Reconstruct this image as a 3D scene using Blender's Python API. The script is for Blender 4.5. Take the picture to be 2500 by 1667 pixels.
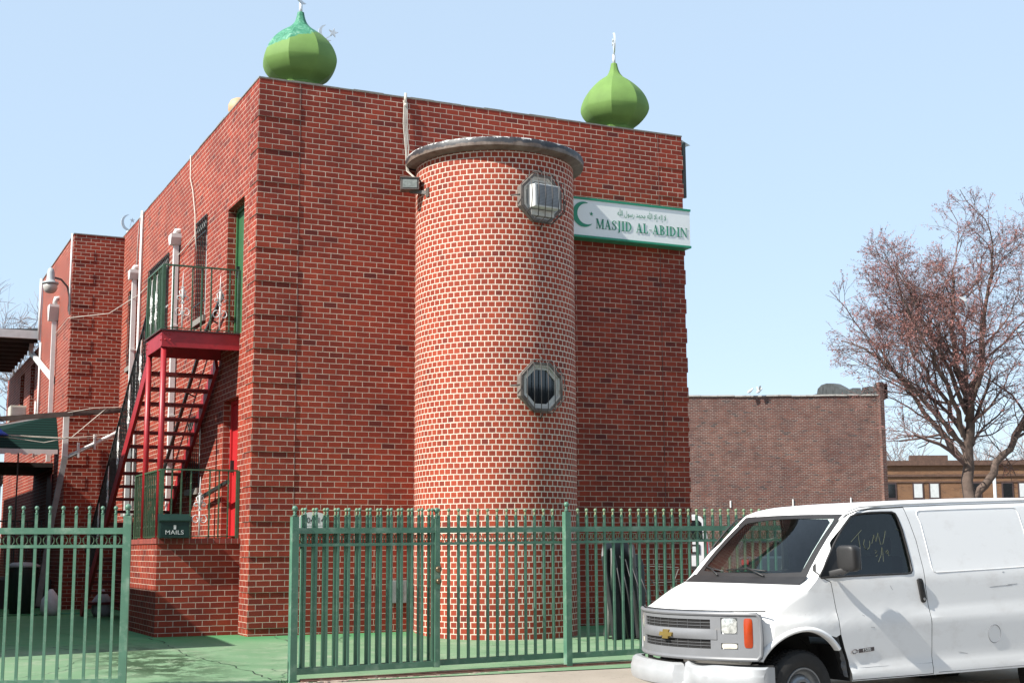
import bpy, bmesh, math, random
from mathutils import Vector, Matrix
R = math.radians
sc = bpy.context.scene
COL = sc.collection
for o in list(bpy.data.objects): bpy.data.objects.remove(o)

# ------------------------------------------------------------------ camera
cam_d = bpy.data.cameras.new('camera'); cam = bpy.data.objects.new('camera', cam_d); COL.objects.link(cam)
cam_d.sensor_width = 36.0; cam_d.lens = 48.566; cam_d.clip_start = 0.1; cam_d.clip_end = 3000
_p, _y, _r = 0.148677, 0.440187, -0.005636
_fw = Vector((math.sin(_y)*math.cos(_p), math.cos(_y)*math.cos(_p), math.sin(_p)))
_rt = Vector((math.cos(_y), -math.sin(_y), 0)); _up = _rt.cross(_fw)
_r2 = _rt*math.cos(_r) + _up*math.sin(_r); _u2 = -_rt*math.sin(_r) + _up*math.cos(_r)
_m = Matrix((_r2, _u2, -_fw)).transposed().to_4x4(); _m.translation = Vector((-4.9442, -19.0886, 1.2050))
cam.matrix_world = _m
sc.camera = cam

# ------------------------------------------------------------------ sky and sun
SUN_EL, SUN_AZ = R(41), R(9)          # light travels along (cos az, sin az) and down
world = bpy.data.worlds.new('World'); sc.world = world; world.use_nodes = True
wn = world.node_tree; bg = wn.nodes['Background']
sky = wn.nodes.new('ShaderNodeTexSky'); sky.sky_type = 'NISHITA'; sky.sun_disc = False
sky.sun_elevation = SUN_EL
# the sun stands towards (-cos az, -sin az); sun_rotation 0 = +Y, clockwise seen from above
sky.sun_rotation = math.atan2(-math.cos(SUN_AZ), -math.sin(SUN_AZ))
sky.air_density = 1.0; sky.dust_density = 0.35; sky.ozone_density = 2.0; sky.altitude = 20
# thin spring haze evens the clear sky out
veil = wn.nodes.new('ShaderNodeMix'); veil.data_type = 'RGBA'; veil.inputs[0].default_value = 0.80
wn.links.new(sky.outputs[0], veil.inputs[6]); veil.inputs[7].default_value = (2.20, 2.78, 3.40, 1)
wn.links.new(veil.outputs[2], bg.inputs[0]); bg.inputs[1].default_value = 0.125
sun_d = bpy.data.lights.new('sun', 'SUN'); sun_d.energy = 4.0; sun_d.angle = R(0.55); sun_d.color = (1.0, 0.955, 0.88)
sun = bpy.data.objects.new('sun', sun_d); COL.objects.link(sun)
_d = Vector((math.cos(SUN_EL)*math.cos(SUN_AZ), math.cos(SUN_EL)*math.sin(SUN_AZ), -math.sin(SUN_EL)))
sun.rotation_euler = _d.to_track_quat('-Z', 'Y').to_euler(); sun.location = (-20, -8, 25)
sc.view_settings.view_transform = 'Standard'; sc.view_settings.look = 'None'
sc.view_settings.gamma = 1.0; sc.view_settings.exposure = 1.17

# ------------------------------------------------------------------ helpers
def wl(o):
    v = Vector((0, 0, 0))
    while o is not None:
        v += o.location; o = o.parent
    return v
def link(o, parent=None):
    COL.objects.link(o)
    if parent is not None: o.parent = parent
    return o
def tag(o, label, cat, group=None, kind=None):
    if label: o['label'] = label
    if cat: o['category'] = cat
    if group: o['group'] = group
    if kind: o['kind'] = kind
    return o
def thing(name, label, cat, loc=(0, 0, 0), group=None, rz=0.0):
    o = bpy.data.objects.new(name, None); COL.objects.link(o); o.location = loc; o.rotation_euler = (0, 0, rz)
    o.empty_display_size = 0.1
    return tag(o, label, cat, group)
def copy_tree(o, parent=None):
    c = o.copy(); COL.objects.link(c)
    if parent is not None: c.parent = parent
    for ch in list(o.children): copy_tree(ch, c)
    return c
def obj_from(me, name, mat, parent=None):
    o = bpy.data.objects.new(name, me)
    if mat is not None and not me.materials: me.materials.append(mat)
    return link(o, parent)
class MB:
    def __init__(s): s.bm = bmesh.new()
    def face(s, pts):
        return s.bm.faces.new([s.bm.verts.new(Vector(p)) for p in pts])
    def box(s, x0, x1, y0, y1, z0, z1, M=None):
        c = [(x, y, z) for x in (x0, x1) for y in (y0, y1) for z in (z0, z1)]
        v = [s.bm.verts.new((M @ Vector(p)) if M else Vector(p)) for p in c]
        for f in ((0, 1, 3, 2), (4, 6, 7, 5), (0, 4, 5, 1), (2, 3, 7, 6), (0, 2, 6, 4), (1, 5, 7, 3)):
            s.bm.faces.new([v[i] for i in f])
        return s
    def bar(s, a, b, w, h, up=(0, 0, 1)):
        a, b = Vector(a), Vector(b); d = b - a; L = d.length; d.normalize(); up = Vector(up)
        if abs(d.dot(up)) > .98: up = Vector((1, 0, 0))
        sx = d.cross(up).normalized(); uz = sx.cross(d)
        M = Matrix((d, sx, uz)).transposed().to_4x4(); M.translation = a
        return s.box(0, L, -w/2, w/2, -h/2, h/2, M)
    def tube(s, pts, r, n=8, caps=True, closed=False):
        pts = [Vector(p) for p in pts]; k = len(pts)
        rr = r if isinstance(r, (list, tuple)) else [r]*k
        rings = []; prev = None
        for i, p in enumerate(pts):
            if closed: t = (pts[(i+1) % k] - pts[i-1])
            else: t = (pts[min(i+1, k-1)] - pts[max(i-1, 0)])
            if t.length < 1e-9: t = Vector((0, 0, 1))
            t.normalize()
            if prev is None:
                a = Vector((0, 0, 1)) if abs(t.z) < .9 else Vector((1, 0, 0))
                nx = t.cross(a).normalized()
            else:
                nx = prev - t*prev.dot(t)
                nx = nx.normalized() if nx.length > 1e-6 else t.orthogonal().normalized()
            prev = nx; ny = t.cross(nx)
            rings.append([s.bm.verts.new(p + (nx*math.cos(2*math.pi*j/n) + ny*math.sin(2*math.pi*j/n))*rr[i]) for j in range(n)])
        m = k if closed else k-1
        for i in range(m):
            A, B = rings[i], rings[(i+1) % k]
            for j in range(n):
                f = s.bm.faces.new((A[j], A[(j+1) % n], B[(j+1) % n], B[j])); f.smooth = n > 4
        if caps and not closed and n > 2:
            try: s.bm.faces.new(rings[0][::-1]); s.bm.faces.new(rings[-1])
            except Exception: pass
        return s
    def lathe(s, prof, c=(0, 0, 0), n=24, M=None, caps=True, smooth=True):
        c = Vector(c); rings = []
        for r, z in prof:
            ring = []
            for j in range(n):
                p = Vector((r*math.cos(2*math.pi*j/n), r*math.sin(2*math.pi*j/n), z))
                if M: p = M @ p
                ring.append(s.bm.verts.new(p + c))
            rings.append(ring)
        for A, B in zip(rings, rings[1:]):
            for j in range(n):
                f = s.bm.faces.new((A[j], A[(j+1) % n], B[(j+1) % n], B[j])); f.smooth = smooth
        if caps:
            s.bm.faces.new(rings[0][::-1]); s.bm.faces.new(rings[-1])
        return s
    def prism(s, poly, M, d0, d1):
        """poly in (a, b); M maps (a, b, depth) to space"""
        A = [s.bm.verts.new(M @ Vector((p[0], p[1], d0))) for p in poly]
        B = [s.bm.verts.new(M @ Vector((p[0], p[1], d1))) for p in poly]
        s.bm.faces.new(A[::-1]); s.bm.faces.new(B); n = len(poly)
        for j in range(n): s.bm.faces.new((A[j], A[(j+1) % n], B[(j+1) % n], B[j]))
        return s
    def ball(s, c, r, n=10, m=6):
        c = Vector(c) if not isinstance(c, Vector) else c
        prof = [(max(1e-4, r*math.sin(math.pi*i/m)), -r*math.cos(math.pi*i/m)) for i in range(m+1)]
        return s.lathe(prof, c, n)
    def build(s, name, mat, parent=None, uv=None, sharp=None, world=True, recalc=True, bevel=None):
        bm = s.bm
        if bevel:
            bmesh.ops.recalc_face_normals(bm, faces=bm.faces); bm.normal_update()
            es = [e for e in bm.edges if len(e.link_faces) == 2 and e.calc_face_angle(0) > .6]
            bmesh.ops.bevel(bm, geom=es, offset=bevel, segments=2, affect='EDGES', profile=.6)
        if recalc: bmesh.ops.recalc_face_normals(bm, faces=bm.faces)
        if uv is not None:
            lay = bm.loops.layers.uv.new('UVMap'); bm.normal_update()
            for f in bm.faces:
                n = f.normal
                for l in f.loops:
                    p = l.vert.co
                    if abs(n.z) > .7: l[lay].uv = (p.x, p.y - uv)
                    elif abs(n.x) > abs(n.y): l[lay].uv = (p.y, p.z - uv)
                    else: l[lay].uv = (p.x, p.z - uv)
        off = wl(parent) if (parent is not None and world) else Vector((0, 0, 0))
        if off.length: bmesh.ops.translate(bm, verts=bm.verts, vec=-off)
        if sharp is not None:
            for f in bm.faces: f.smooth = True
        me = bpy.data.meshes.new(name); bm.to_mesh(me); bm.free()
        if sharp is not None: me.set_sharp_from_angle(angle=R(sharp))
        me.materials.append(mat)
        return obj_from(me, name, None, parent)
def frame(o, a, b, n):
    """matrix from an origin and three axes"""
    M = Matrix((Vector(a), Vector(b), Vector(n))).transposed().to_4x4(); M.translation = Vector(o); return M
def ev(cu_obj):
    dg = bpy.context.evaluated_depsgraph_get(); me = bpy.data.meshes.new_from_object(cu_obj.evaluated_get(dg), depsgraph=dg)
    return me

# ------------------------------------------------------------------ materials
def rgb(r, g, b):
    f = lambda c: (c/255/12.92) if c/255 <= .04045 else ((c/255+.055)/1.055)**2.4
    return (f(r), f(g), f(b), 1)
class Mat:
    def __init__(s, name):
        s.m = bpy.data.materials.new(name); s.m.use_nodes = True; s.nt = s.m.node_tree
        s.b = s.nt.nodes['Principled BSDF']; s.b.inputs['Roughness'].default_value = .6
    def n(s, t, **kw):
        nd = s.nt.nodes.new('ShaderNode'+t)
        for k, v in kw.items():
            if k in nd.inputs.keys(): nd.inputs[k].default_value = v
            else: setattr(nd, k, v)
        return nd
    def l(s, a, b): s.nt.links.new(a, b)
    def noise(s, scale, detail=4, rough=.6, src=None, stretch=None, dist=0):
        tc = s.n('TexCoord'); out = src or tc.outputs['Object']
        if stretch:
            mp = s.n('Mapping'); mp.inputs['Scale'].default_value = stretch; s.l(out, mp.inputs[0]); out = mp.outputs[0]
        nz = s.n('TexNoise'); nz.inputs['Scale'].default_value = scale; nz.inputs['Detail'].default_value = detail
        nz.inputs['Roughness'].default_value = rough; nz.inputs['Distortion'].default_value = dist
        s.l(out, nz.inputs['Vector']); return nz.outputs['Fac']
    def ramp(s, src, stops):
        r = s.n('ValToRGB'); e = r.color_ramp.elements
        while len(e) < len(stops): e.new(.5)
        for el, (p, c) in zip(e, stops): el.position = p; el.color = c if len(c) == 4 else (*c, 1)
        s.l(src, r.inputs[0]); return r.outputs[0]
    def mix(s, fac, a, b, mode='MIX'):
        m = s.n('Mix'); m.data_type = 'RGBA'; m.blend_type = mode
        for sock, v in ((m.inputs[0], fac), (m.inputs[6], a), (m.inputs[7], b)):
            if hasattr(v, 'links'): s.l(v, sock)
            elif isinstance(v, (int, float)): sock.default_value = v
            else: sock.default_value = v
        return m.outputs[2]
    def col(s, src):
        if hasattr(src, 'links'): s.l(src, s.b.inputs['Base Color'])
        else: s.b.inputs['Base Color'].default_value = src
    def bump(s, src, dist=.003, strength=.5):
        b = s.n('Bump'); b.inputs['Distance'].default_value = dist; b.inputs['Strength'].default_value = strength
        s.l(src, b.inputs['Height']); s.l(b.outputs[0], s.b.inputs['Normal'])
def plain(name, c, rough=.6, metal=0.0, var=.12, scale=6, bump=0, stain=None, stain_amt=.5, stain_scale=9, coat=0, spec=None):
    M = Mat(name)
    nz = M.noise(scale, 5)
    lo = tuple(max(0, x*(1-var)) for x in c[:3])+(1,); hi = tuple(min(1, x*(1+var)) for x in c[:3])+(1,)
    out = M.ramp(nz, [(.3, lo), (.7, hi)])
    if stain:
        st = M.ramp(M.noise(stain_scale, 8, .65), [(1-stain_amt-.06, (0, 0, 0)), (1-stain_amt+.1, (1, 1, 1))])
        out = M.mix(st, out, stain)
    M.col(out); M.b.inputs['Roughness'].default_value = rough; M.b.inputs['Metallic'].default_value = metal
    if coat: M.b.inputs['Coat Weight'].default_value = coat; M.b.inputs['Coat Roughness'].default_value = .06
    if spec is not None: M.b.inputs['Specular IOR Level'].default_value = spec
    if bump: M.bump(M.noise(scale*8, 4), bump, .6)
    return M.m
def brick(name, c1, c2, dark, mortar, bw=.2032, rh=.08128, ms=.0055, effl=.5, squash=1, dirt=.25, wob=.004, streak=False):
    M = Mat(name)
    uv = M.n('UVMap'); 
    nz = M.n('TexNoise'); nz.inputs['Scale'].default_value = 7; nz.inputs['Detail'].default_value = 3; M.l(uv.outputs[0], nz.inputs['Vector'])
    sub = M.n('VectorMath', operation='SUBTRACT'); M.l(nz.outputs['Color'], sub.inputs[0]); sub.inputs[1].default_value = (.5, .5, .5)
    scl = M.n('VectorMath', operation='SCALE'); M.l(sub.outputs[0], scl.inputs[0]); scl.inputs['Scale'].default_value = wob*2
    add = M.n('VectorMath', operation='ADD'); M.l(uv.outputs[0], add.inputs[0]); M.l(scl.outputs[0], add.inputs[1])
    def br(ca, cb, cm, m):
        b = M.n('TexBrick'); b.offset = .5; b.squash = squash
        b.inputs['Color1'].default_value = ca; b.inputs['Color2'].default_value = cb; b.inputs['Mortar'].default_value = cm
        b.inputs['Scale'].default_value = 1; b.inputs['Mortar Size'].default_value = m; b.inputs['Mortar Smooth'].default_value = .25
        b.inputs['Brick Width'].default_value = bw; b.inputs['Row Height'].default_value = rh
        M.l(add.outputs[0], b.inputs['Vector']); return b
    b = br((0, 0, 0, 1), (1, 1, 1, 1), (0, 0, 0, 1), ms)
    face = M.ramp(b.outputs['Color'], [(0, dark), (.14, c1), (.62, c2), (1, c1)])
    n2 = M.noise(1.3, 6, .6, uv.outputs[0]); n3 = M.noise(60, 4, .7, uv.outputs[0])
    face = M.mix(M.ramp(n2, [(.35, (0, 0, 0)), (.7, (1, 1, 1))]), face, M.mix(1.0, face, (.72, .66, .66, 1), 'MULTIPLY'))
    face = M.mix(.35, face, M.mix(1.0, face, M.ramp(n3, [(.3, (.55, .55, .55)), (.7, (1.5, 1.5, 1.5))]), 'MULTIPLY'))
    n4 = M.noise(2.2, 5, .6, uv.outputs[0], (1, 1.6, 1)); n5 = M.noise(14, 6, .7, uv.outputs[0])
    mort = M.mix(M.ramp(n4, [(.35, (0, 0, 0)), (.65, (1, 1, 1))]), mortar, tuple(x*(1-dirt*1.6) for x in mortar[:3])+(1,))
    mort = M.mix(.4, mort, M.mix(1.0, mort, M.ramp(n5, [(.3, (.6, .6, .6)), (.7, (1.3, 1.3, 1.3))]), 'MULTIPLY'))
    c = M.mix(b.outputs['Fac'], face, mort)
    if effl:
        e = M.n('Math', operation='MULTIPLY'); M.l(M.ramp(M.noise(1.7, 8, .72, uv.outputs[0]), [(.655, (0, 0, 0)), (.74, (1, 1, 1))]), e.inputs[0])
        M.l(M.ramp(n3, [(.42, (0, 0, 0)), (.6, (1, 1, 1))]), e.inputs[1])
        e2 = M.n('Math', operation='MULTIPLY'); M.l(e.outputs[0], e2.inputs[0]); e2.inputs[1].default_value = effl
        c = M.mix(e2.outputs[0], c, (.62, .56, .52, 1))
    if streak:
        st = M.ramp(M.noise(2.4, 7, .68, uv.outputs[0], (1, .16, 1)), [(.52, (1, 1, 1)), (.74, (.60, .58, .58))]); c = M.mix(.65, c, M.mix(1.0, c, st, 'MULTIPLY'))
        so = M.ramp(M.noise(.55, 5, .6, uv.outputs[0]), [(.35, (1.12, 1.10, 1.05)), (.68, (.84, .82, .83))]); c = M.mix(1.0, c, so, 'MULTIPLY')
    M.col(c); M.b.inputs['Roughness'].default_value = .78; M.b.inputs['Specular IOR Level'].default_value = .3
    h = M.n('Math', operation='SUBTRACT'); h.inputs[0].default_value = 1; M.l(b.outputs['Fac'], h.inputs[1])
    h2 = M.n('Math', operation='MULTIPLY_ADD'); M.l(n3, h2.inputs[0]); h2.inputs[1].default_value = .25; M.l(h.outputs[0], h2.inputs[2])
    M.bump(h2.outputs[0], .006, .7)
    return M.m
def glass(name, tint=(.8, .9, .88, 1), rough=.0, fac=.08):
    M = Mat(name); out = M.nt.nodes['Material Output']; M.nt.nodes.remove(M.b)
    t = M.n('BsdfTransparent'); t.inputs[0].default_value = tint
    g = M.n('BsdfGlossy'); g.inputs['Roughness'].default_value = rough; g.inputs['Color'].default_value = (1, 1, 1, 1)
    fr = M.n('Fresnel'); ge = M.n('NewGeometry'); mr = M.n('MapRange'); mr.inputs[3].default_value = 1.5; mr.inputs[4].default_value = 1/1.5
    M.l(ge.outputs['Backfacing'], mr.inputs[0]); M.l(mr.outputs[0], fr.inputs['IOR'])
    mx = M.n('MixShader'); M.l(fr.outputs[0], mx.inputs[0]); M.l(t.outputs[0], mx.inputs[1]); M.l(g.outputs[0], mx.inputs[2])
    M.l(mx.outputs[0], out.inputs[0]); return M.m

m_brick = brick('red_brick', (.30, .043, .020, 1), (.215, .030, .016, 1), (.12, .020, .015, 1), (.60, .465, .375, 1), streak=True)
m_brick_tower = brick('tower_brick', (.34, .055, .024, 1), (.26, .038, .019, 1), (.17, .027, .017, 1), (.68, .56, .46, 1), bw=.1035, rh=.08128, ms=.0080, effl=.9, dirt=.12, wob=.005)
m_brick_edge = brick('header_brick', (.30, .060, .042, 1), (.22, .045, .034, 1), (.16, .04, .034, 1), (.40, .33, .29, 1), bw=.085, rh=.2, ms=.004, effl=0)
m_brick_old = brick('weathered_brick', (.155, .062, .046, 1), (.105, .050, .042, 1), (.055, .040, .040, 1), (.27, .235, .21, 1), bw=.205, rh=.0735, ms=.0095, effl=.9, dirt=.35, wob=.02, streak=True)
m_brick_tan = brick('tan_brick', (.22, .115, .058, 1), (.18, .092, .048, 1), (.13, .07, .04, 1), (.24, .17, .115, 1), bw=.205, rh=.07, ms=.006, effl=.2)
m_coping = plain('coping_cement', (.19, .175, .155, 1), .9, var=.3, scale=9, bump=.004, stain=(.10, .10, .09, 1), stain_amt=.38)
m_roof = plain('roof_felt', (.06, .06, .06, 1), .9, bump=.003)
m_white = plain('white_paint', (.60, .60, .58, 1), .5, var=.06, stain=(.42, .38, .33, 1), stain_amt=.30, stain_scale=7)
m_whitegrey = plain('grey_white_metal', (.50, .52, .52, 1), .45, var=.1, stain=(.30, .28, .25, 1), stain_amt=.33)
m_redsteel = plain('red_steel_paint', (.31, .016, .022, 1), .42, var=.15, scale=5, stain=(.20, .02, .022, 1), stain_amt=.4, bump=.001)
m_reddoor = plain('red_door_paint', (.42, .018, .022, 1), .45, var=.06)
m_greendoor = plain('green_door_paint', (.028, .105, .040, 1), .45, var=.08)
m_green_dome = plain('dome_green_paint', (.120, .220, .048, 1), .8, var=.12, scale=3, stain=(.09, .19, .045, 1), stain_amt=.3, stain_scale=3)
m_fence = plain('fence_green_paint', (.075, .175, .118, 1), .45, var=.14, scale=4, stain=(.17, .27, .20, 1), stain_amt=.42, stain_scale=6, bump=.0006)
m_rust = plain('fence_finial_paint', (.15, .24, .14, 1), .6, var=.2, scale=20, stain=(.24, .15, .07, 1), stain_amt=.40, stain_scale=25)
m_rail = plain('dark_green_iron', (.045, .095, .050, 1), .5, var=.25, scale=12, stain=(.10, .05, .03, 1), stain_amt=.3)
m_black = plain('black_iron', (.018, .022, .020, 1), .5, var=.2)
m_blackplastic = plain('black_plastic', (.022, .022, .024, 1), .5, var=.3, bump=.002)
m_wood = plain('weathered_timber', (.10, .078, .066, 1), .85, var=.3, scale=5, bump=.003)
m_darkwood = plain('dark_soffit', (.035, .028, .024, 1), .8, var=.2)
m_glass_dark = plain('window_glass_dark', (.012, .014, .016, 1), .05, var=.1, spec=.8)
m_wire = plain('pale_cable', (.50, .46, .40, 1), .7)
m_gold = plain('gold_emblem', (.50, .36, .12, 1), .35, metal=.8, var=.15)
m_chrome = plain('bare_steel', (.55, .56, .57, 1), .28, metal=.9, var=.1)
m_steel = plain('rusty_steel', (.13, .065, .045, 1), .8, var=.35, scale=14, bump=.003, stain=(.30, .24, .20, 1), stain_amt=.35, stain_scale=10)
H = 8.02; W = 7.211; C = .08128
# ================================================================== ground
def ground_material():
    M = Mat('green_painted_concrete'); 
    n1 = M.noise(.7, 6, .6); n2 = M.noise(6, 8, .7); n3 = M.noise(2.2, 10, .75)
    base = M.ramp(n1, [(.3, (.095, .195, .095)), (.7, (.165, .265, .15))])
    base = M.mix(M.ramp(n3, [(.5, (0, 0, 0)), (.72, (1, 1, 1))]), base, (.25, .29, .20, 1))
    base = M.mix(M.ramp(n2, [(.60, (0, 0, 0)), (.68, (1, 1, 1))]), base, (.10, .17, .09, 1))
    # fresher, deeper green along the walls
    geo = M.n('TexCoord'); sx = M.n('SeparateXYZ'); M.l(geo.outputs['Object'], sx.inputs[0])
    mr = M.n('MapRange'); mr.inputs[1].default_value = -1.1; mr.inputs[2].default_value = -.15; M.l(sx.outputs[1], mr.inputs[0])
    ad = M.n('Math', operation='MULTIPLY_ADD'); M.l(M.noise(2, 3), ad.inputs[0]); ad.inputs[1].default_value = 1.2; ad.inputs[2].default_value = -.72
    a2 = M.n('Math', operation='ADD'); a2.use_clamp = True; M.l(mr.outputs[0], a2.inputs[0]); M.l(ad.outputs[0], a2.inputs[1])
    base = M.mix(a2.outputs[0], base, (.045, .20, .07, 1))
    # cracks
    vo = M.n('TexVoronoi'); vo.feature = 'DISTANCE_TO_EDGE'; vo.inputs['Scale'].default_value = .55
    tc = M.n('TexCoord'); nz = M.n('TexNoise'); nz.inputs['Scale'].default_value = 1.8; nz.inputs['Detail'].default_value = 6; M.l(tc.outputs['Object'], nz.inputs['Vector'])
    mm = M.mix(.35, tc.outputs['Object'], nz.outputs['Color']); M.l(mm, vo.inputs['Vector'])
    cr = M.ramp(vo.outputs['Distance'], [(0, (1, 1, 1)), (.007, (0, 0, 0))])
    cm = M.n('Math', operation='MULTIPLY'); M.l(cr, cm.inputs[0]); M.l(M.ramp(M.noise(.9, 2), [(.45, (0, 0, 0)), (.55, (1, 1, 1))]), cm.inputs[1])
    base = M.mix(cm.outputs[0], base, (.03, .06, .035, 1))
    sp = M.ramp(M.noise(42, 2, .4), [(.78, (0, 0, 0)), (.80, (1, 1, 1))])
    base = M.mix(sp, base, (.55, .52, .48, 1))
    # damp worn patch in the driveway
    wet = M.n('Mapping'); tc2 = M.n('TexCoord'); M.l(tc2.outputs['Object'], wet.inputs[0])
    wet.inputs['Location'].default_value = (1.75, 2.55, 0); wet.inputs['Rotation'].default_value = (0, 0, 0)
    ln = M.n('VectorMath', operation='LENGTH'); 
    sc2 = M.n('VectorMath', operation='MULTIPLY'); M.l(wet.outputs[0], sc2.inputs[0]); sc2.inputs[1].default_value = (.95, .36, 0); M.l(sc2.outputs[0], ln.inputs[0])
    wm = M.n('MapRange'); wm.inputs[1].default_value = .9; wm.inputs[2].default_value = .35; M.l(ln.outputs['Value'], wm.inputs[0])
    wa = M.n('Math', operation='MULTIPLY'); M.l(wm.outputs[0], wa.inputs[0]); M.l(M.ramp(M.noise(3.4, 9, .75), [(.44, (0, 0, 0)), (.52, (1, 1, 1))]), wa.inputs[1])
    base = M.mix(wa.outputs[0], base, (.018, .050, .014, 1))
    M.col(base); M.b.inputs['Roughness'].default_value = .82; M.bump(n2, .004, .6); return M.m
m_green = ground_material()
def concrete(name, a, b, joint=None):
    M = Mat(name); n1 = M.noise(.9, 6); n2 = M.noise(9, 9, .75)
    c = M.ramp(n1, [(.3, a), (.7, b)]); c = M.mix(M.ramp(n2, [(.56, (0, 0, 0)), (.7, (1, 1, 1))]), c, tuple(x*.72 for x in a[:3])+(1,))
    c = M.mix(M.ramp(M.noise(55, 2, .5), [(.68, (0, 0, 0)), (.75, (1, 1, 1))]), c, tuple(x*.45 for x in a[:3])+(1,))
    M.col(c); M.b.inputs['Roughness'].default_value = .9; M.bump(n2, .004, .6); return M.m
m_walk = concrete('sidewalk_concrete', (.275, .235, .19, 1), (.345, .295, .24, 1))
m_asphalt = concrete('asphalt', (.21, .20, .185, 1), (.26, .245, .225, 1))
m_lot = concrete('lot_surface', (.19, .175, .155, 1), (.24, .22, .195, 1))
def sheet(name, rows, mat, kind='structure'):
    """rows of (y, z) joined across x0..x1"""
    mb = MB(); x0, x1, prof = rows
    n = max(1, int((x1-x0)/2)) if x1-x0 < 60 else 40
    vs = [[mb.bm.verts.new((x0+(x1-x0)*i/n, y, z)) for i in range(n+1)] for y, z in prof]
    for a, b in zip(vs, vs[1:]):
        for i in range(n): mb.bm.faces.new((a[i], a[i+1], b[i+1], b[i]))
    o = mb.build(name, mat); o['kind'] = kind; return o
sheet('ground', (-900, 900, [(-900, -.60), (1400, -.60)]), m_lot)
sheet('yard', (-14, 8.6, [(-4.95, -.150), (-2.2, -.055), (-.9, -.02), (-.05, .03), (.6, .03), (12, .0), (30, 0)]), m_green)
sheet('far_sidewalk', (-80, 80, [(-26.2, -.32), (-22, -.34)]), m_walk)
sheet('sidewalk', (-60, 60, [(-7.0, -.265), (-4.93, -.158)]), m_walk)
kb = MB(); kb.box(-60, 60, -7.16, -7.0, -.6, -.262); k = kb.build('kerb', m_walk); k['kind'] = 'structure'
sheet('road', (-80, 80, [(-22, -.47), (-12, -.40), (-7.1, -.445)]), m_asphalt)
sheet('parking_lot', (7.6, 120, [(-4.93, -.154), (0, -.02), (90, .0)]), m_lot)
# thin cracks in the yard and low plants at the post
def wedge_strip(pts, w, z, name, mat, label=None):
    mb = MB()
    for (a, b) in zip(pts, pts[1:]):
        a, b = Vector((*a, z)), Vector((*b, z)); d = (b-a).normalized(); s_ = Vector((-d.y, d.x, 0))*w/2
        mb.face([a-s_, b-s_, b+s_, a+s_])
    return mb

m_crack = plain('crack_dark', (.012, .028, .015, 1), .95)
def yz(y): 
    T_ = [(-4.95, -.150), (-2.2, -.055), (-.9, -.02), (-.05, .03), (.6, .03), (12, .0)]
    for (a, b), (c, d) in zip(T_, T_[1:]):
        if y <= c: return b+(d-b)*(y-a)/(c-a)
    return 0
rnd = random.Random(31); cb_ = MB()
def crack(pts, w):
    out = []
    for (x0, y0), (x1, y1) in zip(pts, pts[1:]):
        n = max(2, int(math.hypot(x1-x0, y1-y0)/.12))
        for i in range(n): t = i/n; out.append((x0+(x1-x0)*t+rnd.gauss(0, .018), y0+(y1-y0)*t+rnd.gauss(0, .018)))
    out.append(pts[-1])
    for (x0, y0), (x1, y1) in zip(out, out[1:]):
        L = math.hypot(x1-x0, y1-y0) or 1; nx, ny = -(y1-y0)/L, (x1-x0)/L; ww = w*rnd.uniform(.15, .95)/2
        cb_.face([(x0-nx*ww, y0-ny*ww, yz(y0)+.004), (x1-nx*ww, y1-ny*ww, yz(y1)+.004), (x1+nx*ww, y1+ny*ww, yz(y1)+.004), (x0+nx*ww, y0+ny*ww, yz(y0)+.004)])
crack([(-1.35, .8), (-1.2, -.4), (-1.25, -2.0), (-1.0, -3.2), (-.9, -4.7)], .022); crack([(-3.6, -1.4), (-2.7, -1.9), (-2.4, -1.8)], .02); crack([(-2.4, -1.8), (-2.9, -3.0)], .012)
crack([(-1.9, -4.25), (-.9, -4.15)], .022); crack([(-1.2, -.4), (-2.0, .6), (-2.2, 2.5)], .014); crack([(-.6, -2.9), (.8, -2.75), (2.6, -2.9)], .010); crack([(-1.0, -3.2), (-.3, -3.5), (.2, -4.5)], .010); crack([(-2.6, -3.4), (-1.25, -3.0)], .010)
ck = cb_.build('yard_cracks', m_crack); ck['kind'] = 'structure'
# ================================================================== building
B = thing('brick_building', 'two storey red brick corner building with round tower and flat parapet', 'building', (0, 0, 0))
def wall_x(mb, X, y0, y1, z0, z1, holes, depth):
    ys = sorted({y0, y1, *[h[0] for h in holes], *[h[1] for h in holes]}); zs = sorted({z0, z1, *[h[2] for h in holes], *[h[3] for h in holes]})
    for a, b in zip(ys, ys[1:]):
        for c, d in zip(zs, zs[1:]):
            cy, cz = (a+b)/2, (c+d)/2
            if any(h[0] < cy < h[1] and h[2] < cz < h[3] for h in holes): continue
            mb.face([(X, a, c), (X, a, d), (X, b, d), (X, b, c)])
    for a, b, c, d in holes:
        X2 = X+depth
        mb.face([(X, a, c), (X2, a, c), (X2, a, d), (X, a, d)]); mb.face([(X, b, c), (X, b, d), (X2, b, d), (X2, b, c)])
        mb.face([(X, a, d), (X2, a, d), (X2, b, d), (X, b, d)]); mb.face([(X, a, c), (X, b, c), (X2, b, c), (X2, a, c)])
HOLES = [(.72, 1.735, 4.36, 6.43), (.80, 1.72, 1.38, 3.44), (3.17, 3.94, 5.0, 6.66), (6.26, 8.17, 5.0, 6.62),
         (9.92, 10.37, 5.0, 6.58), (3.27, 4.1, 2.2, 3.36), (8.9, 10.2, 2.0, 3.25)]
mb = MB()
wall_x(mb, 0, 0, 26, -.3, H, HOLES, .32)
mb.face([(0, 0, -.3), (W, 0, -.3), (W, 0, H), (0, 0, H)])
mb.face([(W, 0, -.3), (W, 26, -.3), (W, 26, H), (W, 0, H)])
mb.face([(0, 26, -.3), (W, 26, -.3), (W, 26, H), (0, 26, H)])
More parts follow.
